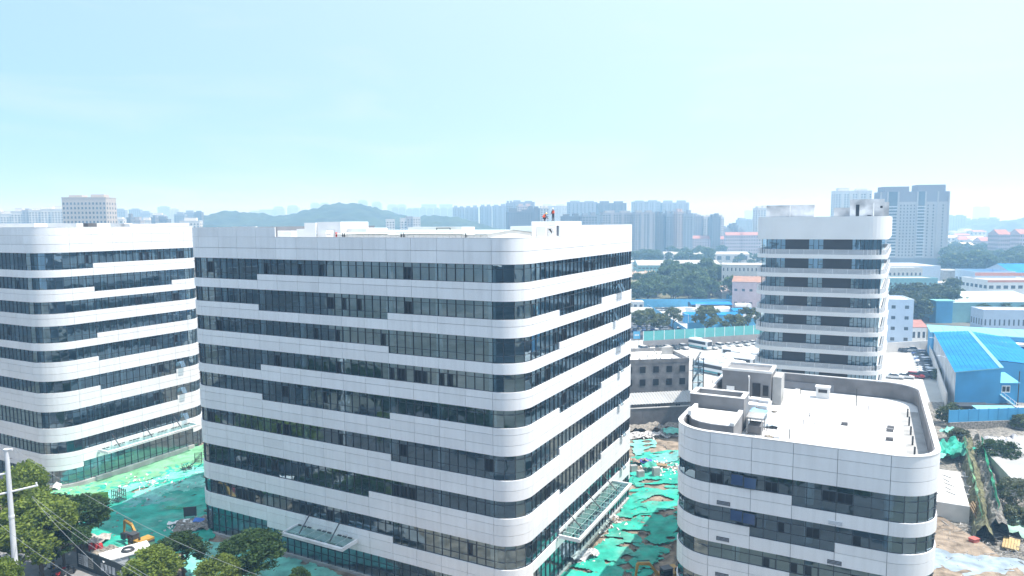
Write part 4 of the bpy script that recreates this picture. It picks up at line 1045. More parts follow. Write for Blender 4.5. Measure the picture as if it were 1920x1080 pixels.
p = G(1200, 871); tag(link('brick_heap', crumple('brick_heap', 3, 2, 14, mat('broken_brick', (.30, .22, .17), var=.5, scale=3), .8, 61), None, (p.x, p.y, .1)), 'heap of broken brick behind the block pallets', 'heap')
p = G(1218, 884); tag(link('net_bundle', crumple('net_bundle', 2.6, 2, 12, N_teal, 1.0, 63), None, (p.x, p.y, .2)), 'bundle of teal net between the two block pallets', 'net bundle')
# street side details
p = G(101, 1066, .7); t = thing('traffic_bollard', 'black and yellow striped bollard on the pavement', 'bollard', (p.x, p.y, .72))
for i in range(6): MB().bar((0, 0, i*.18), (0, 0, i*.18+.178), .12, 10).build('stripe', M_dgr if i % 2 else mat('bollard_yellow', (.6, .35, .03)), t)
def scooter(label, px, py, rot, c):
    p = G(px, py, .7); t = thing('scooter', label, 'scooter', (p.x, p.y, .72), rot, 'scooters parked on the pavement')
    for x in (-.6, .6):
        k = MB(); k.bar((x, -.06, .24), (x, .06, .24), .24, 12); k.build('wheel', M_tyre, t)
    MB().prism([(-.75, -.14), (.15, -.14), (.15, .14), (-.75, .14)], .35, .68).build('body', c, t); MB().box(-.7, .05, -.13, .13, .682, .76).build('seat', M_dgr, t)
    MB().bar((.6, 0, .3), (.4, 0, 1.05), .05).bar((.4, -.3, 1.05), (.4, .3, 1.05), .025).build('handlebar', M_steel, t); MB().box(.36, .46, -.2, .2, .35, .85).build('leg_shield', c, t)
for i, (px, py, c) in enumerate(((86, 1072, M_white), (108, 1078, M_dgr), (116, 1079, MATS['red_paint']), (124, 1077, M_dgr), (134, 1079, M_steel))):
    scooter(('white scooter parked on the pavement left of the bollard', 'dark scooter nearest the bollard on its right', 'red scooter between two dark scooters', 'dark scooter right of the red one', 'grey scooter at the right end of the parked row')[i], px, py, 1.2+.1*i, c)
# ------------------------------------------------------------------ people on the roof of the main building
M_skin = mat('skin', (.38, .22, .15)); M_navy = mat('dark_trousers', (.02, .025, .05)); M_vest = mat('red_orange_vest', (.62, .09, .03)); M_helm = mat('white_helmet', (.8, .8, .78), rough=.3); M_yhelm = mat('yellow_helmet', (.75, .5, .05), rough=.3)
def person(label, loc, rot, pose, helm):
    t = thing('person', label, 'person', loc, rot)
    if pose == 'stand':
        J = {'pel': (0,0,.95), 'bel': (0,0,1.12), 'che': (.02,0,1.34), 'nek': (.03,0,1.5), 'hed': (.06,0,1.62), 'top': (.07,0,1.72), 'sl': (.02,.19,1.42), 'sr': (.02,-.19,1.42), 'el': (.06,.27,1.15), 'er': (.12,-.26,1.16), 'wl': (.2,.25,.95), 'wr': (.32,-.2,1.08), 'hl': (.26,.24,.88), 'hr': (.4,-.18,1.06),
             'xl': (0,.1,.9), 'xr': (0,-.1,.9), 'kl': (.05,.11,.5), 'kr': (.0,-.11,.5), 'al': (0,.12,.08), 'ar': (-.04,-.12,.08), 'tl': (.2,.13,.04), 'tr': (.16,-.13,.04)}
    else:
        J = {'pel': (-.15,0,.42), 'bel': (-.08,0,.58), 'che': (.1,0,.78), 'nek': (.2,0,.9), 'hed': (.28,0,.99), 'top': (.33,0,1.07), 'sl': (.1,.19,.84), 'sr': (.1,-.19,.84), 'el': (.28,.24,.62), 'er': (.3,-.24,.62), 'wl': (.45,.18,.42), 'wr': (.47,-.16,.4), 'hl': (.53,.16,.36), 'hr': (.55,-.14,.34),
             'xl': (-.13,.1,.4), 'xr': (-.13,-.1,.4), 'kl': (.25,.16,.5), 'kr': (.25,-.16,.5), 'al': (0,.15,.08), 'ar': (0,-.15,.08), 'tl': (.18,.16,.04), 'tr': (.18,-.16,.04)}
    RD = {'pel': .15, 'bel': .14, 'che': .16, 'nek': .06, 'hed': .095, 'top': .075, 'sl': .07, 'sr': .07, 'el': .05, 'er': .05, 'wl': .037, 'wr': .037, 'hl': .045, 'hr': .045, 'xl': .1, 'xr': .1, 'kl': .07, 'kr': .07, 'al': .045, 'ar': .045, 'tl': .04, 'tr': .04}
    ed = [('pel','bel'),('bel','che'),('che','nek'),('nek','hed'),('hed','top'),('che','sl'),('che','sr'),('sl','el'),('sr','er'),('el','wl'),('er','wr'),('wl','hl'),('wr','hr'),('pel','xl'),('pel','xr'),('xl','kl'),('xr','kr'),('kl','al'),('kr','ar'),('al','tl'),('ar','tr')]
    ks = list(J)
    me = bpy.data.meshes.new('body'); me.from_pydata([J[k] for k in ks], [(ks.index(a), ks.index(b)) for a, b in ed], [])
    o = link('body', me, t); sk = o.modifiers.new('skin', 'SKIN'); o.modifiers.new('sub', 'SUBSURF').levels = 1
    for i, k in enumerate(ks): me.skin_vertices[0].data[i].radius = (RD[k], RD[k]); me.skin_vertices[0].data[i].use_root = (k == 'pel')
    dg = bpy.context.evaluated_depsgraph_get(); me2 = bpy.data.meshes.new_from_object(o.evaluated_get(dg)); o.modifiers.clear(); o.data = me2
    me2.materials.clear(); me2.materials.append(M_navy); me2.materials.append(M_skin)
    hz0 = J['nek'][2]
    for pl in me2.polygons:
        c = pl.center
        if c.z > hz0+.02 or (c-Vector(J['hl'])).length < .1 or (c-Vector(J['hr'])).length < .1: pl.material_index = 1
    v = MB(); a, b, c = Vector(J['bel']), Vector(J['che']), Vector(J['nek'])
    v.bar(a-(b-a)*.3, b+(b-a)*.35, .19, 10, .21); v.build('vest', M_vest, t)
    h = J['top']; MB().ball((h[0], h[1], h[2]-.0), .135, (1.1, 1, .8), 10).build('helmet', helm, t)
    f = MB(); q = Vector(J['hed']); f.ball(q+Vector((.1, 0, -.01)), .022).build('nose', M_skin, t)
    return t
pb = B.M @ Vector((-5.6, 21.6, 44.05)); person('person in dark clothes and orange vest standing on the roof penthouse, white helmet', pb, 2.4, 'stand', M_helm)
pb = B.M @ Vector((-6.9, 21.5, 44.05)); person('person in red vest crouching on the roof penthouse, yellow helmet', pb, .3, 'crouch', M_yhelm)
# ------------------------------------------------------------------ middle ground buildings
def box_building(name, label, cat, p, rot, W, Dp, H, wall, nx=0, nz=0, fw=.5, fh=.5, z0=-.9, roof=None, gable=0, parapet=.5, side=True, wmat=None, group=None, nside=None, over=.3, sill=.3, singly=False):
    """p: front-left corner of the footprint on the ground; front runs along +x"""
    t = thing(name, label, cat, (p.x, p.y, z0), rot, group)
    MB().box(0, W, 0, Dp, 0, H).build('wall', wall, t)
    wm = wmat or M_farw
    if nx:
        wins = []
        def face(n_, length, put):
            for i in range(n_):
                for j in range(nz):
                    cw = length/n_; ch = (H-.4)/nz
                    wins.append(put(i*cw+cw*(1-fw)/2, i*cw+cw*(1+fw)/2, .2+j*ch+ch*sill, .2+j*ch+ch*(sill+fh)))
        face(nx, W, lambda a, b, c, d: (a, b, -.06, .02, c, d))
        ns = nside if nside is not None else max(1, int(nx*Dp/W))
        if side and ns:
            face(ns, Dp, lambda a, b, c, d: (-.06, .02, a, b, c, d)); face(ns, Dp, lambda a, b, c, d: (W-.02, W+.06, a, b, c, d))
        if singly:
            for q in wins:
                f = MB().box(*q).build('window', wm, t)
        else:
            k = MB()
            for q in wins: k.box(*q)
            k.build('window', wm, t, kind='stuff')
    rm = roof or M_roof
    if gable:
        k = MB(); o = over
        k.poly([(-o,-o,H-.1),(W+o,-o,H-.1),(W+o,Dp/2,H+gable),(-o,Dp/2,H+gable)]); k.poly([(-o,Dp/2,H+gable),(W+o,Dp/2,H+gable),(W+o,Dp+o,H-.1),(-o,Dp+o,H-.1)])
        k.poly([(-o,-o,H-.25),(-o,Dp+o,H-.25),(W+o,Dp+o,H-.25),(W+o,-o,H-.25)]); k.poly([(-o,-o,H-.25),(W+o,-o,H-.25),(W+o,-o,H-.1),(-o,-o,H-.1)])
        k.build('roof', rm, t)
        g = MB(); g.poly([(-.01,0,H),(-.01,Dp,H),(-.01,Dp/2,H+gable-.12)]); g.poly([(W+.01,0,H),(W+.01,Dp/2,H+gable-.12),(W+.01,Dp,H)]); g.build('gable', wall, t)
    else:
        k = MB(); w = .25
        k.box(-.05, W+.05, -.05, w, H, H+parapet).box(-.05, W+.05, Dp-w, Dp+.05, H, H+parapet).box(-.05, w, w, Dp-w, H, H+parapet).box(W-w, W+.05, w, Dp-w, H, H+parapet); k.build('parapet', wall, t)
        MB().box(w, W-w, w, Dp-w, H, H+.06).build('roof', rm, t)
    return t
M_blk = mat('grey_block_wall', (.20, .20, .205), rough=.9, var=.3, scale=.5, bump=.15)
M_red = mat('red_roof_tile', (.33, .15, .125), rough=.8, var=.15); M_teal = mat('teal_wall', (.20, .42, .45), rough=.7, var=.06)
M_gryr = mat('grey_sheet_roof', (.36, .37, .37), rough=.7, var=.12, scale=.3); M_blueroof = mat('blue_sheet_roof', (.008, .19, .47), rough=.75, var=.16, scale=.18, spec=.15)
M_bluewall = mat('blue_wall', (.055, .31, .57), rough=.7, var=.12, scale=.2); M_cyan = mat('pale_cyan_roof', (.20, .50, .62), rough=.75, var=.05, spec=.15)
M_pink = mat('pink_wall', (.52, .42, .44), rough=.8, var=.08); M_cream = mat('cream_wall', (.62, .60, .57), rough=.8, var=.06); M_brown = mat('brown_roof', (.30, .17, .12), rough=.8, var=.2)
M_paleb = mat('pale_blue_wall', (.50, .60, .72), rough=.8, var=.04)
def dirrot(a, b): d = b-a; return math.atan2(d.y, d.x)
# unfinished grey building between the main building and the low building
t = box_building('unfinished_building', 'grey unfinished four-storey block building with empty window openings', 'building', Vector((19.0, 157.0, 0)), math.radians(8), 22.4, 14, 12.3, M_blk, 7, 4, .42, .5, parapet=.9, wmat=M_dark, sill=.3, singly=True, roof=M_white)
k = MB()
for i in range(40): x, y = random.uniform(1, 21), random.uniform(1, 13); k.box(x, x+.25, y, y+.25, 12.36, 12.36+random.uniform(.2, .8))
k.build('starter_bars', M_conc, t, kind='stuff')
MB().prism([(19, 9), (22, 9), (22, 12)], 12.4, 14.2).build('roof_stub', M_conc, t)
sp = Vector((42.3, 160.8, -.9)); t = thing('stair_tower', 'glazed steel stair tower beside the grey unfinished building', 'stair tower', sp, math.radians(8))
k = MB()
for x in (0, 2.6):
    for y in (0, 3): k.box(x-.09, x+.09, y-.09, y+.09, 0, 13)
for z in range(1, 8): 
    k.box(.09, 2.51, -.07, .07, z*1.8-.1, z*1.8).box(2.53, 2.67, .09, 2.91, z*1.8-.1, z*1.8)
k.build('steel_frame', M_steel, t)
for z in range(0, 7): MB().quad((.1,0,z*1.8+.1),(2.5,0,z*1.8+.1),(2.5,0,z*1.8+1.6),(.1,0,z*1.8+1.6)).build('pane', M_glass, t)
for z in range(0, 4): MB().poly([(.3,.5,z*3.6),(.3,1.5,z*3.6),(2.3,1.5,z*3.6+3.4),(2.3,.5,z*3.6+3.4)]).build('stair_flight', M_conc, t)
# boundary wall and corrugated lean-to
a, b = Vector((16.0, 145.5, -.9)), Vector((40.0, 149.5, -.9))
t = thing('boundary_wall', 'grey concrete boundary wall behind the rubbish heap', 'wall', a, dirrot(a, b)); L = (b-a).length
for i in range(4): MB().box(i*L/4, (i+1)*L/4-.03, 0, .4, 0, 4.6).build('wall_panel', M_dconc, t)
MB().box(-.1, L+.1, -.08, .48, 4.6, 4.75).build('coping', M_conc, t)
a = Vector((25.5, 150.2, -.9)); t = thing('lean_to', 'low shed with corrugated grey roof against the boundary wall', 'shed', a, math.radians(10))
MB().box(0, 15, 0, 3, 0, 5.0).build('wall', M_conc, t)
k = MB()
for i in range(24):
    x = -.6+i*.68; k.poly([(x,-1.2,5.0),(x+.34,-1.2,5.14),(x+.34,3.2,6.6),(x,3.2,6.46)]); k.poly([(x+.34,-1.2,5.14),(x+.68,-1.2,5.0),(x+.68,3.2,6.46),(x+.34,3.2,6.6)])
k.build('corrugated_roof', M_gryr, t)
for x in (6.2, 6.8, 11, 11.6): MB().box(x, x+.4, -.04, -.001, 3.6, 4.3).build('vent', M_dark, t)
# car park hoarding
def run_fence(name, label, cat, a, b, n, hbase, hpan, mbase, mpan, mpost, z0, group=None, thick=.15):
    L = (b-a).length; t = thing(name, label, cat, (a.x, a.y, z0), dirrot(a, b), group)
    if hbase: MB().box(0, L, -thick, thick, 0, hbase).build('base_wall', mbase, t)
    w = L/n
    me = MB().box(.08, w-.08, -.05, .05, hbase, hbase+hpan).mesh('panel', mpan); mp = MB().box(-.1, .1, -.09, .09, hbase-.05 if hbase else 0, hbase+hpan+.1).mesh('post', mpost)
    for i in range(n): link('panel', me, t, (i*w, 0, 0))
    for i in range(n+1): link('post', mp, t, (i*w, 0, 0))
    return t
M_tpan = mat('teal_fence_panel', (.10, .40, .40), rough=.5, var=.05); M_bpan = mat('blue_fence_panel', (.10, .42, .70), rough=.5, var=.08)
a, b = G(1206, 654), G(1430, 640)
run_fence('yard_hoarding', 'teal panelled hoarding with white posts above the parked cars', 'hoarding', a, b, 12, 3.2, 3.3, mat('grey_wall', (.26, .25, .25), var=.1), M_tpan, M_wsteel, -.4)
p = G(1199, 652); t = thing('blue_sign', 'blue sign board at the left end of the teal hoarding', 'sign', (p.x-1, p.y, -.4), .1)
MB().box(-1.2, 1.2, -.06, .06, 3.6, 6.2).build('board', M_bpan, t)
for x in (-.9, .8): MB().bar((x, .1, 0), (x, .1, 6), .06).build('post', M_steel, t)
for i in range(3): MB().box(-.75+i*.55, -.35+i*.55, -.08, -.062, 4.6, 5.2).build('character', M_white, t)
run_fence('blue_fence', 'long pale blue site fence behind the truck yard', 'fence', G(1192, 573), G(1425, 573), 22, 0, 4.4, None, M_bpan, M_bpan, -.9)
run_fence('blue_fence', 'pale blue fence slanting along the left side of the truck yard', 'fence', G(1214, 580), G(1292, 632), 16, 0, 3.6, None, M_bpan, M_bpan, -.9)
run_fence('blue_fence', 'blue fence along the street side of the truck yard', 'fence', G(1289, 632), G(1425, 622), 18, 0, 6.4, None, M_bluewall, M_bluewall, -.9)
# sheds in the truck yard
def shed(label, px0, px1, py, dep, H, roof, wall, rot=None, gable=.8, name='shed', z0=-.9, group=None, **kw):
    a, b = G(px0, py, z0), G(px1, py, z0)
    return box_building(name, label, kw.pop('cat', 'shed'), a, dirrot(a, b) if rot is None else rot, (b-a).length, dep, H, wall, roof=roof, gable=gable, z0=z0, group=group, **kw)
G_ys = 'sheds in the truck yard'
shed('blue roofed open shed at the back of the truck yard', 1297, 1372, 584, 10, 3.6, M_blueroof, M_dark)
shed('bright blue low roof along the front fence of the truck yard', 1285, 1392, 608, 7, 4.2, M_blueroof, M_bluewall)
shed('small white shed with pale roof in the left of the hollow', 1186, 1207, 583, 7, 4.2, M_white, M_white, gable=0, nx=2, nz=1)
shed('long grey roofed shed left below the blue fence', 1178, 1228, 606, 22, 4.6, M_gryr, M_conc, gable=1.2)
shed('blue roofed lean-to at the right of the truck yard', 1376, 1425, 596, 8, 3.4, M_blueroof, M_bluewall)
shed('pale blue roofed shed next to the tile roofed house', 1370, 1425, 570, 10, 4.0, M_cyan, M_bluewall)
shed('old house with pale grey tiled roof above the truck yard', 1354, 1392, 566, 14, 5.0, mat('old_tile', (.34, .27, .23), var=.35, scale=.8), M_cream, gable=3.5, name='house', cat='house')
# factory halls behind the mound
shed('long teal factory hall with grey roof behind the wooded mound', 1196, 1352, 525, 40, 11.5, M_gryr, M_teal, gable=3.0, name='factory_hall', cat='factory', nx=22, nz=3, fw=.75, fh=.28)
shed('grey long low hall behind the teal factory', 1245, 1405, 492, 30, 9, M_gryr, M_cream, gable=2.5, name='factory_hall', cat='factory', nx=10, nz=1, fw=.5)
shed('white four-storey dormitory with small windows left of the tower', 1352, 1440, 556, 18, 19, M_white, M_cream, gable=0, name='dormitory', cat='building', rot=math.radians(-18), nx=12, nz=4, fw=.3, fh=.4)
shed('brown roofed pinkish hall at the left foot of the tower', 1372, 1440, 578, 24, 14, M_brown, M_pink, gable=2.0, name='workshop', cat='building', rot=math.radians(-22), nx=5, nz=2, fw=.4, fh=.18)
shed('white office block with dark ribbon windows before the red roofs', 1176, 1264, 478, 30, 13.5, M_white, M_paleb, gable=0, name='office_block', cat='building', nx=20, nz=3, fw=.8, fh=.45)
shed('bright white stepped building end beside the white office block', 1264, 1284, 478, 22, 12, M_white, M_white, gable=0, name='office_block', cat='building', nx=4, nz=3, fw=.7, fh=.4)
shed('small white flat canopy building just right of the main block', 1176, 1204, 505, 20, 7, M_white, M_white, gable=0, name='pavilion', cat='building')
G_red = 'red roofed apartment rows'
for i, (a, b, y, h) in enumerate(((1224, 1262, 478, 20), (1258, 1296, 477, 22), (1292, 1330, 477, 22), (1326, 1360, 477, 21), (1360, 1392, 479, 27), (1388, 1426, 479, 27))):
    shed(f'red roofed pink apartment row, {ORD[i]} from the left behind the white office block', a, b, y, 14, h, M_red, M_pink, gable=4, name='apartment_row', cat='apartment block', nx=8, nz=6, fw=.45, fh=.45, group=G_red)
# right of the tower
shed('white blue four-storey building right of the tower', 1660, 1706, 645, 14, 16, M_white, M_paleb, gable=0, name='annex_building', cat='building', rot=math.radians(-14), nx=2, nz=4, fw=.3, fh=.3)
shed('small white cottage with red roof beside the pale blue building', 1708, 1736, 643, 9, 6, M_red, M_white, gable=2, name='cottage', cat='house', nx=3, nz=1, fw=.5, fh=.4)
# big blue warehouse
a = G(1793, 760, -.9)
wr = TH*0+math.radians(-2)
wx = Vector((math.cos(-.06), math.sin(-.06), 0)); wd = Vector((.46, .888, 0)).normalized()
W0 = Vector((102.2, 158.0, -.9)); 
t = thing('blue_warehouse', 'large blue warehouse with bright blue pitched sheet roof', 'warehouse', W0, 0)
def wv(u, v, z): q = wx*u+wd*v; return (q.x, q.y, z)
Wd, Wl, Hh = 10.0, 65.0, 9.9
k = MB(); k.poly([wv(0,0,0), wv(Wd,0,0), wv(Wd,0,Hh), wv(0,0,Hh)]); k.build('front_wall', M_bluewall, t)
k = MB(); k.poly([wv(0,Wl,0), wv(0,0,0), wv(0,0,Hh), wv(0,Wl,Hh)]); k.build('side_wall', mat('dirty_white_wall', (.42, .45, .48), var=.3, scale=.3), t)
k = MB(); k.poly([wv(Wd,0,0), wv(Wd,Wl,0), wv(Wd,Wl,Hh), wv(Wd,0,Hh)]); k.poly([wv(Wd,Wl,0), wv(0,Wl,0), wv(0,Wl,Hh), wv(Wd,Wl,Hh)]); k.build('back_wall', M_bluewall, t)
n = 10
for j in range(3):
    for i in range(n):
        u0, u1 = -.3+(Wd+.3)*i/n, -.3+(Wd+.3)*(i+1)/n-.05; ve = 65-i*.5; v0, v1 = -.3+(ve+.3)*j/3, -.3+(ve+.3)*(j+1)/3-.05
        z0, z1 = Hh+.1+1.0*i/n, Hh+.1+1.0*(i+1)/n
        MB().poly([wv(u0,v0,z0), wv(u1,v0,z1), wv(u1,v1,z1), wv(u0,v1,z0)]).build('roof_sheet', M_blueroof, t)
MB().poly([wv(-.3,-.3,Hh-.1), wv(Wd,-.3,Hh+.85), wv(Wd,-.3,Hh+1.12), wv(-.3,-.3,Hh+.12)]).build('eave_trim', M_cyan, t)
k = MB(); k.poly([wv(0,0,Hh), wv(Wd,0,Hh), wv(Wd,0,Hh+1.0)]); k.build('gable', M_bluewall, t)
k = MB()
for d_ in (-.35, .35): pass
k.poly([wv(Wd-.5,-.35,Hh+1.2), wv(Wd+.5,-.35,Hh+1.2), wv(Wd+.5,Wl-4.6,Hh+1.2), wv(Wd-.5,Wl-4.6,Hh+1.2)]); k.poly([wv(Wd-.5,-.35,Hh+.95), wv(Wd+.5,-.35,Hh+.95), wv(Wd+.5,-.35,Hh+1.2), wv(Wd-.5,-.35,Hh+1.2)]); k.build('ridge_cap', M_cyan, t)
t2 = thing('blue_warehouse', 'second blue roof sloping right of the pale ridge, with a dark blue sign board', 'warehouse', W0, 0)
for j in range(3):
    for i in range(11):
        u0, u1 = Wd+.05+11.*i/11, Wd+.05+11.*(i+1)/11-.05; ve = 65-(Wd+i)*.5; v0, v1 = 10+(ve-10)*j/3, 10+(ve-10)*(j+1)/3-.05
        z0, z1 = Hh+1.08-1.2*i/11, Hh+1.08-1.2*(i+1)/11
        MB().poly([wv(u0,v0,z0), wv(u1,v0,z1), wv(u1,v1,z1), wv(u0,v1,z0)]).build('roof_sheet', M_blueroof, t2)
k = MB(); k.poly([wv(Wd+.1,10,0), wv(Wd+11,10,0), wv(Wd+11,10,Hh-.3), wv(Wd+.1,10,Hh+.9)]); k.poly([wv(Wd+11,10,0), wv(Wd+11,Wl,0), wv(Wd+11,Wl,Hh-.3), wv(Wd+11,10,Hh-.3)]); k.build('front_wall', M_bluewall, t2)
a = GY(1890, 640, 205)
t3 = thing('warehouse_annex', 'dark blue shop front with white fascia beyond the blue roofs', 'building', (a.x, a.y, -.9), -.1)
MB().box(0, 26, 0, 12, 0, 7.5).build('wall', mat('deep_blue_wall', (.01, .12, .34), var=.06), t3); MB().box(-1, 26, -2, 12, 7.5, 8.2).build('roof', M_white, t3)
for i in range(4): MB().box(2.5+i*5, 4.2+i*5, -.1, -.001, 4.6, 6).build('character', MATS['red_paint'], t3)
# pale cyan hall at the back
a = W0+wx*-.6+wd*(Wl+.2)
t = thing('cyan_hall', 'long pale cyan roofed hall across the back of the blue warehouse', 'warehouse', (a.x, a.y, -.9), -TH)
MB().box(0, 110, .5, 17, 0, 9.6).build('wall', M_bluewall, t)
for i in range(28): MB().box(i*3.95-.5, (i+1)*3.95-.55, 0, 17.5, 9.62, 9.9).build('roof_sheet', M_cyan, t)
t = thing('blue_cabin', 'small blue roofed cabin at the back corner of the cyan hall', 'cabin', G(1754, 606, -.9), -.05)
MB().box(0, 7, 0, 5, 0, 9.5).build('wall', M_bluewall, t); MB().box(-.5, 7.5, -.5, 5.5, 9.5, 10).build('roof', M_cyan, t)
# stair house with outside stairs
q = W0+wx*10.2+wd*-1.0
t = thing('stair_house', 'small blue annex with a white window and outside stairs', 'building', (q.x, q.y, -.9), -.06)
MB().box(0, 4.6, 2, 7, 0, 7.4).build('wall', M_bluewall, t); MB().poly([(-.1,1.4,7.3),(5,1.4,7.3),(5,7.2,8.6),(-.1,7.2,8.6)]).build('roof', mat('light_blue_roof', (.12, .45, .75), var=.05), t)
for (x, z) in ((1.2, 4.9), (1.8, .8)):
    f = MB().box(x, x+1.9, 1.92, 1.999, z, z+1.7).build('window', M_white, t); MB().box(x+.15, x+.85, 1.88, 1.919, z+.25, z+1.45).box(x+1.05, x+1.75, 1.88, 1.919, z+.25, z+1.45).build('pane', M_dark, f)
st = MB()
for i in range(14): st.box(.2+i*.42, .66+i*.42, .4, 1.7, 4.6-i*.33, 4.7-i*.33)
st.build('stair_steps', M_cyan, t)
k = MB().bar((.2,.35,4.6),(6.2,.35,.0),.09).bar((.2,.35,5.6),(6.2,.35,1.0),.05)
for i in range(7): k.bar((.2+i, .35, 4.6-i*.77), (.2+i, .35, 5.6-i*.77), .04)
k.build('stair_rail', M_wsteel, t)
MB().bar((4.8, 1.7, 0), (4.8, 1.7, 10), .12).build('flue', M_dgr, t)
q2 = G(1898, 800, -.9); t = thing('lean_to', 'low pale blue lean-to roof in front of the blue annex', 'shed', (q2.x-6, q2.y+.5, -.9), -.05)
MB().box(0, 8, 0, 4, 0, 3).build('wall', M_bluewall, t); MB().poly([(-.3,-.5,2.9),(8.3,-.5,2.9),(8.3,4,3.6),(-.3,4,3.6)]).build('roof', M_cyan, t)
# blue boundary wall in front of the warehouse
a, b = G(1778, 812, -.9), G(1925, 806, -.9)
t = run_fence('boundary_wall', 'blue painted boundary wall in front of the blue warehouse', 'wall', a, b, 8, 2.6, 2.6, M_rubble, M_bluewall, M_bluewall, -1.2, thick=.3)
q = G(1800, 783, -.9); t = thing('dark_shed', 'low dark tarpaper roof between the blue wall and the warehouse', 'shed', (q.x, q.y, -.9), -.1)
MB().box(0, 12, 0, 4, 0, 2.6).build('wall', M_dgr, t); MB().box(-.3, 7, -.4, 4.3, 2.6, 2.8).build('roof', M_dgr, t); MB().box(5, 17, -1.5, 2.5, 2.2, 2.4).build('pale_roof', M_conc, t)
# car park wall with lamps
pts = [G(1746, 640), G(1742, 665), G(1752, 695), G(1763, 730), G(1774, 765)]
t = None
for i in range(4):
    a, b = pts[i], pts[i+1]; L = (b-a).length
    q = thing('car_park_wall', 'pale curved wall along the right of the car park, '+('far end section','second section from the far end','third section from the far end','nearest section')[i], 'wall', (a.x, a.y, -.9), dirrot(a, b), 'sections of the car park wall')
    n = 4
    for j in range(n): MB().box(j*L/n, (j+1)*L/n-.04, -.15, .15, 0, 4.4).build('wall_panel', M_cream, q)
a, b = G(1660, 660), G(1746, 655)
q = thing('car_park_wall', 'pale wall closing the far end of the car park below the cottage', 'wall', (a.x, a.y, -.9), dirrot(a, b)); L = (b-a).length
for j in range(4): MB().box(j*L/4, (j+1)*L/4-.04, -.15, .15, 0, 4.0).build('wall_panel', M_cream, q)
def lamp(label, px, py, h):
    p = G(px, py, -.5); t = thing('street_lamp', label, 'street lamp', (p.x, p.y, -.6), 0, 'lamps by the car park')
    MB().bar((0,0,0), (0,0,h), .12, 8, .07).build('post', M_pole, t); MB().bar((0,0,h-.1), (-1.8,-.3,h+.5), .06).build('arm', M_pole, t); MB().box(-2.4, -1.7, -.45, -.15, h+.42, h+.56).build('lamp_head', M_pole, t)
lamp('street lamp nearer the low building on the car park wall', 1770, 742, 10); lamp('street lamp further back on the car park wall', 1754, 690, 9)
p = G(1290, 632, -.5); MB()
lamp('thin lamp post by the fence of the truck yard', 1290, 632, 9)
# retail sheds right distance
shed('long teal shed with pale ribbed roof behind the blue warehouse', 1784, 1960, 605, 36, 9, mat('pale_rib_roof', (.45, .55, .58), var=.1), M_teal, gable=3, name='factory_hall', cat='factory', rot=.02, nx=0)
shed('white two-storey dormitory with small windows at the right edge', 1842, 1960, 622, 10, 8.5, M_white, M_paleb, gable=0, name='dormitory', cat='building', rot=-.14, nx=14, nz=1, fw=.3, fh=.3)
shed('white factory block just right of the tower', 1668, 1762, 535, 40, 13, M_white, M_paleb, gable=0, name='factory_block', cat='factory', nx=1, nz=1, fw=.2, fh=.2)
shed('teal two-storey block below the white factory', 1664, 1757, 556, 16, 10.5, M_gryr, M_teal, gable=0, name='factory_block', cat='factory', nx=10, nz=2, fw=.4, fh=.3)
shed('low grey flat block left of the white factory wall', 1664, 1728, 540, 12, 13, M_gryr, M_cream, gable=0, name='factory_block', cat='factory', nx=8, nz=2, fw=.4, fh=.3)
shed('long white low wall hall between teal block and pink trimmed building', 1757, 1832, 553, 12, 7, M_white, M_cream, gable=0, name='factory_block', cat='factory')
t = shed('white building with orange trim and blue roof at right', 1826, 1898, 560, 24, 14, M_blueroof, M_paleb, gable=0, name='factory_block', cat='factory', rot=-.15, nx=5, nz=2, fw=.6, fh=.3, parapet=1.6)
MB().box(-.1, 40, -.12, -.06, 13.2, 15).build('trim', mat('salmon_trim', (.6, .25, .18)), t)
t = shed('white building with orange trim at the right edge below the blue roof', 1850, 1960, 568, 24, 12, M_gryr, M_white, gable=0, name='factory_block', cat='factory', rot=-.05, nx=8, nz=2, fw=.6, fh=.3)
MB().box(-.1, 30, -.12, -.06, 11.2, 12.4).build('trim', MATS['salmon_trim'], t)
shed('blue pitched roof hall at the far right edge', 1896, 1960, 548, 30, 12, M_blueroof, M_paleb, gable=5, name='factory_hall', cat='factory')
shed('grey flat roofed block in the trees right of the residential tower', 1768, 1812, 532, 20, 9, M_gryr, M_conc, gable=0, name='factory_block', cat='factory')
shed('small grey factory roof left of the pink trimmed building', 1808, 1860, 540, 20, 9, M_gryr, M_conc, gable=1.5, name='factory_hall', cat='factory')
shed('grey sheet roofed shed at the right edge above the scrap yard', 1862, 1925, 868, 13, 3.0, M_gryr, M_conc, gable=0, rot=-1.0, parapet=.1)
shed('large grey flat roof by the bushes at the right edge', 1893, 1990, 935, 14, 3.4, M_gryr, M_conc, gable=0, rot=-.35, parapet=.1)
q = G(1905, 842, -.9); tag(link('scrap_yard', crumple('scrap_yard', 12, 8, 30, mat('blue_white_scrap', (.1, .2, .5), var=.9, scale=.8, col2=(.7, .72, .75)), 1.2, 71), None, (q.x+1, q.y, -.8)), 'heap of blue and white scrap beside the grey shed', 'scrap')
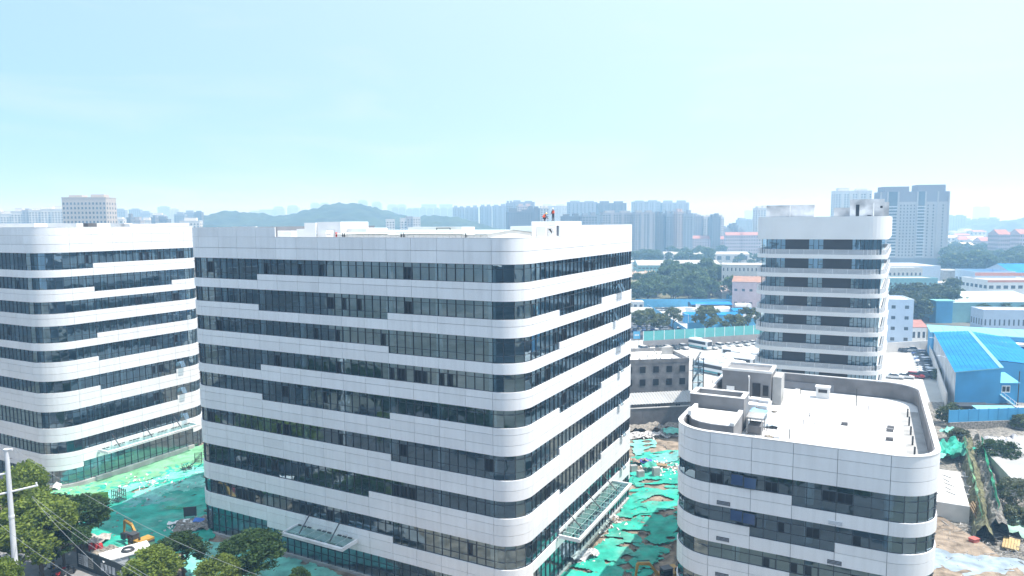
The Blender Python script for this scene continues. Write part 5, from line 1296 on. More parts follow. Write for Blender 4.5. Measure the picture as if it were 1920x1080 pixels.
# ------------------------------------------------------------------ trench, slab and spoil right of the low building
M_spoil = mat('dry_spoil', (.17, .16, .14), rough=.95, var=.4, scale=2.2, bump=.8, col2=(.40, .38, .34), detail=10); M_scrub = mat('dry_scrub', (.16, .16, .09), rough=.95, var=.5, scale=1.5, bump=.6)
grid_sheet('spoil_ground', 44, 130, 80, 165, 1.1, lambda x, y: -.75+.45*noise.noise(Vector((x*.15, y*.15, 7)))+.2*noise.noise(Vector((x*.6, y*.6, 2)))+max(0, min(2.6, (y-100-(x-70)*.5)*.05))*.4, lambda x, y: True, M_spoil, 'structure')
def berm(label, a, b, w, h, m, seed, name):
    d = (b-a); L = d.length; rot = dirrot(a, b); n = int(L/.7); mb = MB(); ny = 8
    for i in range(n+1):
        for j in range(ny+1):
            v = (j/ny-.5)*w; e = max(0, 1-abs(j/ny-.5)*2)**.45*h
            e *= (.8+.35*noise.noise(Vector((i*.35, j*.6, seed)))); e += .25*noise.noise(Vector((i*.9, j*1.3, seed+2)))
            mb.v.append((i*L/n, v+.5*noise.noise(Vector((i*.25, j*.4, seed+5))), e))
    for i in range(n):
        for j in range(ny): k = i*(ny+1)+j; mb.f.append((k, k+ny+1, k+ny+2, k+1))
    return tag(mb.build(name, m, None, (a.x, a.y, -.7), rot), label, 'bank')
b1a, b1b = G(1812, 830), G(1846, 1010); b2a, b2b = G(1834, 835), G(1872, 1005)
berm('scrubby earth bank left of the trench beside the low building', b1a, b1b, 2.6, 3.4, M_scrub, 1, 'earth_bank')
berm('sandy earth bank right of the trench with green net along it', b2a, b2b, 2.8, 3.8, M_spoil, 2, 'earth_bank')
def net_strip(label, pix, h, m, z, w=.25):
    pts = [G(*q, 0) for q in pix]; mb = MB(); dense = []
    for a, b in zip(pts[:-1], pts[1:]):
        for i in range(12): dense.append(a.lerp(b, i/12))
    dense.append(pts[-1])
    for i, p in enumerate(dense):
        for j in range(5):
            mb.v.append((p.x+w*noise.noise(Vector((i*.4, j*.5, 3)))*2, p.y+w*noise.noise(Vector((i*.4, j*.5, 8)))*2, z+h*j/4*(.8+.3*noise.noise(Vector((i*.3, 0, 1))))))
    for i in range(len(dense)-1):
        for j in range(4): k = i*5+j; mb.f.append((k, k+5, k+6, k+1))
    return tag(mb.build('net_fence', m), label, 'net fence')
M_gnet = net_mat('green_net', (.03, .45, .22))
net_strip('bright green net standing on the sandy bank', [(1838, 850), (1856, 920), (1872, 985)], 1.8, M_gnet, 2.0)
net_strip('faded green net along the scrubby bank', [(1806, 845), (1826, 930), (1840, 1000)], 1.4, net_mat('faded_net', (.16, .36, .18)), 1.8)
q = G(1785, 850); tag(link('dark_green_net', crumple('dark_green_net', 8, 7, 20, N_teal, 1.6, 81), None, (q.x, q.y, -.2), .3), 'dark green net draped over the slope beside the low building corner', 'net')
q = G(1785, 825); tag(link('light_green_net', crumple('light_green_net', 3.4, 3, 12, N_aqua, 1.0, 83), None, (q.x, q.y, .8), .3), 'light green net bundle on top of the dark net', 'net')
q = G(1768, 862); tag(link('net_scrap', crumple('net_scrap', 2.6, 3, 12, N_aqua, .8, 85), None, (q.x-1, q.y, .3), .3), 'small green net scrap against the low building', 'net')
q = G(1778, 955); t = thing('concrete_slab', 'white concrete platform with a vertical side right of the low building', 'platform', (q.x, q.y, -.9), math.radians(62))
MB().box(-3, 13, -2.4, 2.6, 0, 2.9).build('platform_body', mat('new_concrete', (.55, .55, .53), var=.08, scale=.6, bump=.1), t)
for i in range(5): MB().bar((1+i*2, -1+.5*(i % 2), 2.95), (2.2+i*2, .2, 2.95), .05).build('loose_bar', M_steel, t)
q = G(1812, 900); t = thing('timber_formwork', 'grey timber formwork strip lying between platform and bank', 'formwork', (q.x, q.y, -.2), math.radians(-117))
for i in range(7): MB().box(-3, 13, -1.2+i*.35, -.9+i*.35, .4+random.uniform(-.05,.1), .5+random.uniform(0,.12)).build('plank', mat('grey_timber', (.3, .29, .27), var=.3, scale=1.2), t)
for x in (0, 5, 9): MB().box(x, x+.5, -2.2, 1.8, .6, .9).build('beam', M_conc, t)
for (px, py, lab) in ((1797, 938, 'red crate upper one beside the white platform'), (1800, 962, 'red crate lower one beside the white platform'), (1826, 1015, 'red sheet at the end of the trench')):
    q = G(px, py); tag(MB().box(-.55, .55, -.4, .4, .1, .7).box(-.6, .6, -.45, .45, .7, .78).build('red_crate', mat('faded_red', (.42, .10, .08), var=.2), None, (q.x, q.y, -.3), .4), lab, 'crate')
q = G(1862, 985); t = thing('plank_stack', 'brown planks leaning in the end of the trench', 'planks', (q.x-1.5, q.y, -.5), .3)
for i in range(6): MB().bar((i*.3, 0, 0), (i*.3+.3, 2.5, 2.6+.2*(i % 3)), .12, 4).build('plank', MATS['timber'], t)
q = G(1800, 1062); tag(link('pale_floor', crumple('pale_floor', 15, 12, 22, mat('pale_blue_floor', (.26, .33, .39), var=.3, scale=.6), .12, 91), None, (q.x+3.4, q.y-2.5, -.2), math.radians(-20)), 'pale blue plastic covered ground at the bottom right', 'sheeting')
q = G(1888, 985); tag(link('rubble_net', crumple('rubble_net', 7, 8, 20, net_mat('pale_net', (.28, .45, .36)), .7, 95), None, (q.x+2, q.y, -.3), .2), 'pale green netting over rubble right of the trench end', 'net')
q = G(1912, 1020); t = thing('plank_stack', 'stack of yellow planks at the right edge', 'planks', (q.x, q.y, -.3), .9)
for i in range(6): MB().box(-2, 2, i*.32, i*.32+.28, 0, .18).build('plank', mat('yellow_timber', (.45, .33, .15), var=.2), t)
mb = MB()
for i in range(1300):
    q = G(random.uniform(1755, 1925), random.uniform(850, 1085)); s = random.uniform(.04, .17); mb.ball((q.x, q.y, -.6+random.uniform(0, .4)), s, (random.uniform(.7, 1.8), 1, .6), 4, .3)
mb.build('broken_stones', M_rubble, kind='stuff')
mb = MB()
for i in range(420):
    q = G(random.uniform(1758, 1925), random.uniform(880, 1085)); a = random.uniform(0, PI); L = random.choice((.15, .3, .9)); w = random.uniform(.04, .12)
    c = Vector((q.x, q.y, -.45+random.uniform(.05, .4))); d = Vector((math.cos(a)*L, math.sin(a)*L, random.uniform(-.1, .15))); mb.bar(c-d, c+d, w*.5, 4)
mb.build('site_debris', mat('mixed_debris', (.25, .24, .22), var=.8, scale=1.1, col2=(.62, .60, .57)), kind='stuff')
# ------------------------------------------------------------------ cars
def car_mesh(kind):
    L, w, h = {'sedan': (4.5, 1.8, 1.42), 'suv': (4.6, 1.86, 1.72), 'van': (4.9, 1.85, 2.0)}[kind]
    hl = L/2
    if kind == 'sedan': prof = [(-hl,.35),(-hl,.85),(-hl+.5,.98),(hl-1.25,.92),(hl-.15,.72),(hl,.4)]; cab = [(-hl+.55,.96),(-hl+1.25,h),(.15,h),(hl-1.3,.92)]
    elif kind == 'suv': prof = [(-hl,.4),(-hl,1.0),(-hl+.1,1.08),(hl-1.2,1.02),(hl-.12,.85),(hl,.45)]; cab = [(-hl+.08,1.06),(-hl+.4,h),(.3,h),(hl-1.25,1.02)]
    else: prof = [(-hl,.4),(-hl,1.1),(-hl+.05,1.15),(hl-.8,1.1),(hl-.1,.85),(hl,.45)]; cab = [(-hl+.05,1.13),(-hl+.15,h),(.9,h),(hl-.85,1.1)]
    b = MB()
    def ext(mb, p, w0, w1, top):
        n = len(p); i = len(mb.v)
        for s in (-1, 1):
            for (x, z) in p: mb.v.append((x, s*(w0 if not top or z < p[0][1]+.1 else w1)/2, z))
        mb.f.append(tuple(i+k for k in range(n))); mb.f.append(tuple(i+n+k for k in reversed(range(n))))
        for k in range(n): j = (k+1) % n; mb.f.append((i+k, i+n+k, i+n+j, i+j))
    ext(b, prof, w, w, False)
    g = MB(); ext(g, cab, w*.95, w*.76, True)
    r = MB(); x0, x1 = cab[1][0]+.05, cab[2][0]-.05; r.box(x0, x1, -w*.385, w*.385, h-.04, h+.03)
    wh = MB().bar((0, -.1, 0), (0, .1, 0), .32, 10)
    li = MB().box(hl-.1, hl+.02, -w*.46, -w*.25, .62, .74).box(hl-.1, hl+.02, w*.25, w*.46, .62, .74)
    return dict(body=b, glass=g, roof=r, wheel=wh, lights=li, L=L, w=w)
CARM = {}
paints = {'white': (.72, .73, .74), 'black': (.02, .02, .022), 'grey': (.16, .17, .18), 'silver': (.45, .46, .47), 'red': (.32, .03, .03), 'blue': (.03, .07, .22), 'dark': (.035, .04, .05)}
def car(kind, color, loc, rot, label, group):
    pm = mat('car_paint_'+color, paints[color], rough=.25, var=.02); key = (kind, color)
    if key not in CARM:
        q = car_mesh(kind)
        t = thing('parked_car', label, 'car', loc, rot, group)
        q['body'].build('body', pm, t); q['glass'].build('window_band', M_cglassd, t); q['roof'].build('roof', pm, t); q['lights'].build('headlights', M_wsteel, t)
        wm = q['wheel'].mesh('wheel', M_tyre)
        for x in (-q['L']*.3, q['L']*.3):
            for y in (-q['w']*.44, q['w']*.44): link('wheel', wm, t, (x, y, .32))
        CARM[key] = t; return t
    return dup(CARM[key], label, loc, rot, group=group)
crng = random.Random(5)
def row(pix, n, rotdeg, z, where, group, kinds=('sedan', 'suv', 'sedan'), cols=('white', 'white', 'dark', 'silver', 'white', 'blue', 'white', 'silver', 'grey'), order='from the left'):
    P = [G(*q, z) for q in pix]
    segs = [(b-a).length for a, b in zip(P[:-1], P[1:])]; T = sum(segs)
    for i in range(n):
        d = T*(i+.5)/n; k = 0
        while d > segs[k] and k < len(segs)-1: d -= segs[k]; k += 1
        p = P[k].lerp(P[k+1], d/segs[k]); c = crng.choice(cols); kd = crng.choice(kinds)
        r = rotdeg if not isinstance(rotdeg, tuple) else rotdeg[0]+(rotdeg[1]-rotdeg[0])*i/max(1, n-1)
        car(kd, c, (p.x, p.y, z+.01), math.radians(r+crng.uniform(-3, 3)), f'{c} {kd}, {ORD[i]} {order} in the {where}', group)
row([(1212, 655), (1290, 654)], 5, -72, -.3, 'row left of the lone coach', 'cars under the teal hoarding')
row([(1328, 655), (1420, 645)], 6, -68, -.3, 'row right of the lone coach', 'cars under the teal hoarding')
car('van', 'white', (G(1207, 659, -.3).x, G(1207, 659, -.3).y, -.29), -1.2, 'white van parked at the left end below the blue sign', 'cars under the teal hoarding')
row([(1683, 660), (1718, 659)], 4, -20, -.3, 'far row of the right car park', 'cars in the right car park')
row([(1722, 664), (1728, 676), (1735, 692), (1740, 708)], 11, (-170, -178), -.3, 'column along the car park wall', 'cars in the right car park', order='from the far end')
row([(1668, 710), (1746, 708)], 4, -30, -.3, 'near row behind the low roof', 'cars in the right car park', cols=('white', 'white', 'dark', 'red'))
row([(1186, 622), (1252, 618)], 8, 80, -.5, 'row under the street trees', 'cars along the back street')
row([(1330, 626), (1420, 622)], 5, 10, -.5, 'line along the blue yard fence', 'cars along the back street', kinds=('van', 'van', 'suv'), cols=('white', 'white', 'dark'))
car('van', 'white', (G(1273, 622, -.5).x, G(1273, 622, -.5).y, -.49), 1.3, 'white van standing alone on the back street', 'cars along the back street')
row([(1225, 583), (1270, 582)], 6, 60, -.55, 'dusty truck yard group', 'cars in the truck yard', cols=('white', 'grey', 'silver'))
row([(1186, 614), (1250, 611)], 8, 80, -.5, 'far row behind the street trees', 'cars along the back street')
row([(1300, 606), (1420, 602)], 7, 15, -.55, 'line by the low blue roof', 'cars in the truck yard', kinds=('van', 'suv'), cols=('white', 'silver', 'white', 'grey'))
M_busw = mat('coach_white', (.72, .74, .76), rough=.35, var=.02); M_bteal = mat('coach_teal', (.05, .32, .36), rough=.35)
BUS = None
def bus(label, px, py, rot, z=-.3):
    global BUS
    p = G(px, py, z); loc = (p.x, p.y, z+.01)
    if BUS is not None: return dup(BUS, label, loc, rot)
    t = thing('coach', label, 'coach', loc, rot, 'coaches in the bus yard')
    b = MB(); L, w, h = 11.5, 2.5, 3.4
    sec = [(-w/2, .35), (w/2, .35), (w/2, h-.45), (w/2-.25, h-.08), (w/2-.6, h), (-w/2+.6, h), (-w/2+.25, h-.08), (-w/2, h-.45)]
    i = 0; n = len(sec)
    for x, s in ((-L/2, .97), (-L/2+.3, 1), (L/2-.4, 1), (L/2, .94)):
        for (y, zz) in sec: b.v.append((x, y*s, .35+(zz-.35)*s))
    for k in range(3):
        for q in range(n): r_ = (q+1) % n; b.f.append((k*n+q, k*n+r_, (k+1)*n+r_, (k+1)*n+q))
    b.f.append(tuple(reversed(range(n)))); b.f.append(tuple(3*n+q for q in range(n)))
    b.build('body', M_busw, t)
    for s in (-1, 1): MB().box(-L/2+.5, L/2-.9, s*w/2-.02, s*w/2+.02, 1.75, 2.75).build('window_band', M_cglassd, t); MB().box(-L/2+.35, L/2-.45, s*w/2-.021, s*w/2+.021, .45, .95).build('stripe', M_bteal, t)
    MB().box(L/2-.06, L/2+.03, -w/2+.2, w/2-.2, 1.35, 2.85).build('windscreen', M_cglassd, t)
    MB().box(-1.2, 1.6, -.75, .75, h, h+.22).build('roof_unit', M_white, t); MB().box(2.6, 3.4, -.4, .4, h, h+.12).build('roof_hatch', M_lframe, t)
    wm = MB().bar((0, -.15, 0), (0, .15, 0), .5, 12).mesh('wheel', M_tyre)
    for x in (-3.2, 3.6):
        for y in (-w/2+.12, w/2-.12): link('wheel', wm, t, (x, y, .5))
    for s in (-1, 1): MB().bar((L/2-.1, s*w/2, 2.6), (L/2+.4, s*(w/2+.25), 2.3), .05).box(L/2+.35, L/2+.5, s*(w/2+.25)-.1, s*(w/2+.25)+.1, 1.8, 2.35).build('mirror', M_dgr, t)
    BUS = t
for q in [('teal striped coach parked alone between the cars under the hoarding', 1307, 652, -1.0), ('coach nearest the grey unfinished building', 1334, 700, -.95), ('second coach from the grey unfinished building', 1349, 696, -.95), ('third coach from the grey unfinished building', 1364, 693, -.95),
          ('coach standing across behind the roof penthouse', 1378, 687, -.62), ('middle coach of the group beside the tower', 1395, 684, -.62), ('coach close to the foot of the tower', 1406, 678, -.62), ('rearmost coach of the group left of the tower', 1388, 673, -.62)]: bus(*q)
# trucks
def truck(label, px, py, rot, tank):
    p = G(px, py, -.55); t = thing('lorry', label, 'lorry', (p.x, p.y, -.54), rot, 'lorries in the truck yard')
    MB().box(2.2, 4.2, -1.2, 1.2, .7, 2.9).build('cab', M_busw, t); MB().box(4.15, 4.26, -1.05, 1.05, 1.7, 2.6).build('windscreen', M_cglassd, t); MB().box(-4.2, 2.2, -.9, .9, .7, 1.0).build('chassis', M_dgr, t)
    if tank: MB().bar((-4, 0, 2.1), (1.8, 0, 2.1), 1.15, 14).build('tank', M_busw, t)
    else: MB().box(-4.2, 1.9, -1.25, 1.25, 1.0, 3.3).build('cargo_box', M_busw, t)
    wm = MB().bar((0, -.15, 0), (0, .15, 0), .5, 10).mesh('wheel', M_tyre)
    for x in (-3.2, -2, 3.1):
        for y in (-1.05, 1.05): link('wheel', wm, t, (x, y, .5))
for i, q in enumerate(((1302, 590, -.9, 0), (1312, 594, -.9, 0), (1322, 598, -.9, 1), (1330, 601, -.8, 0), (1340, 590, .2, 0), (1352, 586, .2, 1), (1362, 591, .3, 0), (1392, 580, .05, 1), (1402, 600, .3, 0), (1318, 582, .1, 0))):
    truck(f'white {"tank" if q[3] else "box"} lorry, {("first of the front group","second of the front group from the left","third of the front group from the left","last of the front group from the left","left one of the middle group","middle one of the middle group","right one of the middle group","long one below the pale blue shed","right one near the tower","one at the back by the blue shed")[i]}', *q)
# ------------------------------------------------------------------ middle ground trees
pine = tree_proto('mound_tree', L_pine, 3.2, 1.5, 60, 34, .40, 90); pine2 = tree_proto('mound_tree', L_pine, 3.4, 1.8, 55, 34, .42, 91); grey = tree_proto('roadside_tree', L_pale, 3.0, 2.4, 46, 30, .36, 92); blue_t = tree_proto('grove_tree', leaf_mat('grove_leaf', (.05, .09, .04), (.13, .17, .09)), 3.4, 3, 60, 36, .42, 93, 1.2)
used = {}
def plant(proto, x, y, z, s, label, group):
    if proto.name not in used:
        used[proto.name] = 1; proto.location = (x, y, z); proto.scale = (s,)*3; proto['label'] = label; proto['group'] = group; return proto
    return dup(proto, label, (x, y, z), random.uniform(0, 6), (s, s, s*random.uniform(.85, 1.15)), group)
# mound
mc = G(1285, 545)
def mound_h(x, y):
    a = (x-mc.x)/52; b = (y-mc.y-20)/75; return max(-1, 9*math.exp(-(a*a+b*b)*1.4)-1.2)
grid_sheet('mound', mc.x-80, mc.x+80, mc.y-70, mc.y+130, 4, mound_h, lambda x, y: True, M_scrub, 'structure')
n = 0
while n < 130:
    px, py = random.uniform(1190, 1400), random.uniform(522, 566)
    if py < 522+14*abs(px-1290)/110: continue
    q = G(px, py); x, y = q.x, q.y
    if abs(px-1215) < 26 and py < 545 and random.random() < .8: continue
    plant(pine if n % 2 else pine2, x, y, mound_h(x, y)-.4, random.uniform(.9, 1.7), 'dark green tree on the wooded mound', 'trees on the wooded mound'); n += 1
q = G(1212, 530); tag(link('earth_heap', crumple('earth_heap', 26, 34, 30, mat('orange_earth', (.42, .30, .20), var=.3, scale=.4, bump=.4, col2=(.6, .5, .42)), 5, 101), None, (q.x, q.y, 1.5)), 'bare orange earth and rubble slope left of the wooded mound', 'earth heap')
for i, (px, py, s) in enumerate(((1212, 632, 1.5), (1237, 630, 1.4), (1262, 620, 1.2), (1325, 636, 1.7), (1375, 632, 1.4), (1402, 628, 1.5), (1196, 622, 1.2))):
    q = G(px, py, -.5); plant(grey, q.x, q.y, -.5, s, f'grey-green street tree beyond the teal hoarding, {ORD[[1,2,3,4,5,6,0][i]]} from the left', 'trees beyond the teal hoarding')
n = 0
for i in range(42):
    px, py = random.uniform(1672, 1790), random.uniform(578, 612)
    if px > 1750 and py > 603: py = 600
    q = G(px, py, -.9); plant(blue_t, q.x, q.y, -.9, random.uniform(1.0, 1.6), 'grey-green tree in the grove behind the car park', 'trees in the grove behind the car park')
def shrub(label, px, py, rpx, m, seed):
    q = G(px, py, -.5); R = rpx/FPX*q.y*1.02
    t = thing('bush', label, 'bush', (q.x, q.y, -.7)); link('stem', trunk_mesh(.6, .12, seed, R*.5), t)
    link('foliage', crown_mesh('foliage', m, R, 60, 60, .16+R*.012, seed, .8), t, (0, 0, R*.85)); return t
L_bush = leaf_mat('bush_leaf', (.06, .10, .03), (.13, .17, .06)); L_wil = leaf_mat('grey_bush_leaf', (.09, .11, .06), (.16, .18, .10))
shrub('bright green shrub on the slope behind the low roof corner', 1783, 800, 26, L_bush, 201); shrub('green shrub on top of the car park wall end', 1762, 715, 15, L_bush, 202); shrub('small round tree before the blue boundary wall', 1836, 795, 16, L_bush, 203)
shrub('small bush right in front of the blue wall', 1853, 775, 8, L_bush, 204); shrub('large dark bush right of the trench', 1872, 880, 36, L_dark, 205); shrub('sprawling grey-green bush at the right edge', 1905, 950, 34, L_wil, 206); shrub('grey-green bush lower at the right edge', 1900, 985, 24, L_wil, 207)
shrub('low weeds between the shed and the bank', 1856, 842, 12, L_bush, 208); shrub('green bush at the right edge above the scrap yard', 1910, 805, 18, L_bush, 209); shrub('weedy clump on the slope below the bright shrub', 1800, 835, 20, L_wil, 210); shrub('bush by the wall foot behind the low roof', 1790, 775, 13, L_bush, 211)
# ------------------------------------------------------------------ distant town
def far_mat(n, c): return mat(n, c, rough=.8, var=.08, scale=.02)
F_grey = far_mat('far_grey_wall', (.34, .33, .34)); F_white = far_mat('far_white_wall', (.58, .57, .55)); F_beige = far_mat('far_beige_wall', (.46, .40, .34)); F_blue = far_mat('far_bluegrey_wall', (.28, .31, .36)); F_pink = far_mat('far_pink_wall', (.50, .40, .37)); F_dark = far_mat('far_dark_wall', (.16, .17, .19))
def tower(label, px0, px1, py, Y, wall, dep=16, floor=3.1, bay=3.4, yaw=0, crown=0, group=None, name='apartment_tower', bands=None, z0=-.9, chamfer=False, cat='tower', wins=True):
    a, b = GY(px0, py, Y), GY(px1, py, Y); W = b.x-a.x; H = max(a.z, b.z)-z0
    t = thing(name, label, cat, (a.x, Y, z0), yaw, group)
    if chamfer:
        k = MB(); c = W*.18
        k.v += [(0,0,0),(W,0,0),(W,0,H-c),(W-c,0,H),(c,0,H),(0,0,H-c),(0,dep,0),(W,dep,0),(W,dep,H-c),(W-c,dep,H),(c,dep,H),(0,dep,H-c)]
        k.f += [(0,1,2,3,4,5),(11,10,9,8,7,6)]+[((i+1) % 6, i, i+6, (i+1) % 6+6) for i in range(6)]
        k.build('wall', wall, t)
        H2 = H-c
    else:
        MB().box(0, W, 0, dep, 0, H).build('wall', wall, t); H2 = H
    if wins:
        k = MB(); zmin = max(2, (CAMZ-z0)-Y*.06)
        nf = int((H2-1.5-0)/floor); nb = max(2, int(W/bay)); cw = W/nb
        for j in range(nf):
            z = 1.2+j*floor
            if z+z0 < CAMZ-Y*.085: continue
            for i in range(nb):
                if bands and i % bands == bands-1: continue
                k.box(i*cw+cw*.25, i*cw+cw*.75, -.12, .05, z, z+floor*.5)
            ns = max(1, int(dep/bay/1.6))
            for i in range(ns):
                y = (i+.3)*dep/ns; k.box(W-.05, W+.12, y, y+dep/ns*.35, z, z+floor*.5); k.box(-.12, .05, y, y+dep/ns*.35, z, z+floor*.5)
        if k.v: k.build('window', M_farw, t, kind='stuff')
        if bands:
            k = MB()
            for i in range(nb):
                if i % bands == bands-1: k.box(i*cw+cw*.08, i*cw+cw*.92, -.7, -.001, 0, H2-.8)
            if k.v: k.build('facade_bay', wall, t)
    if crown:
        k = MB(); n = crown
        for i in range(n): w = W/n; k.box(i*w+w*.2, i*w+w*.8, dep*.25, dep*.75, H, H+random.uniform(2.2, 4.5))
        k.build('roof_house', wall, t)
    if not chamfer:
        MB().box(-.25, W+.25, -.25, dep+.25, H-.6, H+.25).build('cornice', wall, t)
    return t
# left skyline
for i, (a, b, y, w, yw) in enumerate(((-26, 0, 397, F_white, .2), (0, 19, 401, F_white, .25), (20, 41, 396, F_white, .2), (41, 53, 394, F_grey, .2), (53, 78, 394, F_white, .25), (76, 98, 392, F_white, .25), (96, 116, 392, F_white, .2))):
    tower(f'white balconied apartment slab at the far left, {ORD[i]} from the left edge', a, b, y, 900, w, 16, 3, 3.2, yw, 1, 'white apartment slabs at the far left')
tower('beige ten-storey office block with sunlit end wall above the left building', 115, 193, 370, 640, F_beige, 22, 4.2, 3.1, .12, 2, name='office_block', cat='building')
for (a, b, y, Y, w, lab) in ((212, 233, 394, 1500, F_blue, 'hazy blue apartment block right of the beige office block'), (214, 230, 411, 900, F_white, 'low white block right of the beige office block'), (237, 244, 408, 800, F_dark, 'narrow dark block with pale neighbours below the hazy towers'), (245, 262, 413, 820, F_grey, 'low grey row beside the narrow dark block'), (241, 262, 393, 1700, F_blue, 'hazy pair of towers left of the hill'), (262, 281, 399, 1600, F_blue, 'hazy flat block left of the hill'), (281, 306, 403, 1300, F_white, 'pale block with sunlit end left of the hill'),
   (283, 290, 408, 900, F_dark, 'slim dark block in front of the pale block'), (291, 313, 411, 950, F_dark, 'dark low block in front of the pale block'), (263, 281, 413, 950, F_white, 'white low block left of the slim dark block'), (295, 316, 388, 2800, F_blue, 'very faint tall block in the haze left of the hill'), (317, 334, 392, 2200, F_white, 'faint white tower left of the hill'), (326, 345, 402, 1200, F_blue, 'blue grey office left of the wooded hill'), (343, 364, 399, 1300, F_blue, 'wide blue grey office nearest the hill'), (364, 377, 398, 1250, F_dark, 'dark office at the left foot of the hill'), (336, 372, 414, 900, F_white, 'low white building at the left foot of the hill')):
    tower(lab, a, b, y, Y, w, 14, 3.4, 4, .15, 1)
# very far silhouettes
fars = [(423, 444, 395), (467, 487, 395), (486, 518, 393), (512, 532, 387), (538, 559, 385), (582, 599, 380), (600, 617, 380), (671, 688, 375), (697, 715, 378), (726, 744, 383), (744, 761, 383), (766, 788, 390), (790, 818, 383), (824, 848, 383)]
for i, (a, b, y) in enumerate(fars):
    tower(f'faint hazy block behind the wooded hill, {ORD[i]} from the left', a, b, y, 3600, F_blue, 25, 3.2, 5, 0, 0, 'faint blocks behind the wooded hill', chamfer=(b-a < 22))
for i in range(9):
    a = 735+i*13; tower(f'faint hazy slab in the row right of the hilltop, {ORD[i]} from the left', a, a+11.5, 392+random.uniform(-2, 1.5), 2700, F_blue, 15, 3.1, 4, 0, 1, 'faint slabs right of the hilltop')
# towers in the centre
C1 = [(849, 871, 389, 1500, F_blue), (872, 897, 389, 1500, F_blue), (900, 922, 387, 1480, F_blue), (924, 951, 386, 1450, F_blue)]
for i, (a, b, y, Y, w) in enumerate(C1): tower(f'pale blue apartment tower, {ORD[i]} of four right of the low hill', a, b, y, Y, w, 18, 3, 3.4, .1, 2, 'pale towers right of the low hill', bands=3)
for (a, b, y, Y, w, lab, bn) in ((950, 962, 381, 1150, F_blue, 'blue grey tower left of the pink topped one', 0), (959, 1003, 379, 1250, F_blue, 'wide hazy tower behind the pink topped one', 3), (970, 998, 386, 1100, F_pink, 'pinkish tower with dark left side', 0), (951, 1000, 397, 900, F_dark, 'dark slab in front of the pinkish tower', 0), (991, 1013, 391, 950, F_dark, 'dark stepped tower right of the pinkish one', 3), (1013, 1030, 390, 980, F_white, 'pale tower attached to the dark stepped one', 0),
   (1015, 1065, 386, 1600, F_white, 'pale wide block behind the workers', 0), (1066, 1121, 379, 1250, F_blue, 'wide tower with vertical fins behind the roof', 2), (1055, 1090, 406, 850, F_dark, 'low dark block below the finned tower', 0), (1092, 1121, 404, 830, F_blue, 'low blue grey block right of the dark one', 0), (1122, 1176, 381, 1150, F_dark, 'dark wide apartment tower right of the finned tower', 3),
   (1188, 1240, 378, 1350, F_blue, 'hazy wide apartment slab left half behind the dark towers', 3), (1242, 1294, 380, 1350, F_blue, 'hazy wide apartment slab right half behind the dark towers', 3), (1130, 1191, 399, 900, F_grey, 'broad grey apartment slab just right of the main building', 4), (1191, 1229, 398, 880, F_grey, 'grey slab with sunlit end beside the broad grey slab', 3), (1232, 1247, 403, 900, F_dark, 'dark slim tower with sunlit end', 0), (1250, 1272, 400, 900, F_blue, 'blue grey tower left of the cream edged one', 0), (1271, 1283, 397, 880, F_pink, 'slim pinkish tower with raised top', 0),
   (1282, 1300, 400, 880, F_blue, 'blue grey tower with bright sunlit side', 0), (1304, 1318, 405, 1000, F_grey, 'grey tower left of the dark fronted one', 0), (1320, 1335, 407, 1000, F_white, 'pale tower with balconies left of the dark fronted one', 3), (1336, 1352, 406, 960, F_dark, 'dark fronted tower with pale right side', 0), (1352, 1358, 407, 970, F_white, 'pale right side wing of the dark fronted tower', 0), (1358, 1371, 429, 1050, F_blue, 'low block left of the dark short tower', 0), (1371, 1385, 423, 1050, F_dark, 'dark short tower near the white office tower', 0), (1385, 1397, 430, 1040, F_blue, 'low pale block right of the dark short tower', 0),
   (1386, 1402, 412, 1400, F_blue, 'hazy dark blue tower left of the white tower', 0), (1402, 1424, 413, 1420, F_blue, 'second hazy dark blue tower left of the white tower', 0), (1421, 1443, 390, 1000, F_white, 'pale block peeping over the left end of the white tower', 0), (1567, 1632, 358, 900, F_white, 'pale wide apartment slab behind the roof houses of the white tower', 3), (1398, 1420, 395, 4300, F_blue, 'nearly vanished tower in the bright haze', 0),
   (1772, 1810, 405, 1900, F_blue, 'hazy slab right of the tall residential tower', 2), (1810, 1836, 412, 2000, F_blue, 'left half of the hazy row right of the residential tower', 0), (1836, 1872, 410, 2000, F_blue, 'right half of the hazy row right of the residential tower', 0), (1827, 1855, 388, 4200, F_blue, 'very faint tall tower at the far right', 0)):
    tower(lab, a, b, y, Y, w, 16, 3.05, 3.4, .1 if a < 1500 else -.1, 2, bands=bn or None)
for (a, b, y, lab) in ((724, 740, 411, 'small white block with sunlit side before the wooded hill'), (751, 763, 409, 'left part of the pale stepped block before the hill'), (763, 774, 406, 'grey middle part of the pale stepped block'), (774, 788, 407, 'sunlit right part of the pale stepped block')):
    tower(lab, a, b, y, 900, F_white if 'grey' not in lab else F_grey, 12, 3.2, 3, .25, 0)
# tall residential tower
pa, pb = GY(1652, 365, 690), GY(1772, 360, 690); W = pb.x-pa.x; H = GY(1660, 352, 690).z+.9
t = thing('residential_tower', 'tall beige residential tower with dark crown right of the white tower', 'tower', (pa.x, 690, -.9), -.12)
MB().box(0, W, 0, 18, 0, H-14).build('wall', far_mat('residential_beige', (.43, .41, .40)), t); dk = far_mat('crown_brown', (.22, .21, .23))
MB().box(.2, W-.2, .2, 17.8, H-14, H-4).build('crown', dk, t); MB().box(3, W*.42, 1, 17, H-4, H+1).box(W*.56, W-3, 1, 17, H-4, H+2.5).build('crown_top', dk, t)
MB().box(-2, W+2, -2, 20, 0, 8).build('podium', F_dark, t)
k = MB(); bayx = []
for j in range(int((H-14-10)/3.05)):
    z = 10+j*3.05
    for f in (.06, .30, .35, .40, .45, .50, .70, .78, .92): k.box(f*W-.6, f*W+.6, -.12, .05, z, z+1.5)
k.build('window', M_farw, t, kind='stuff')
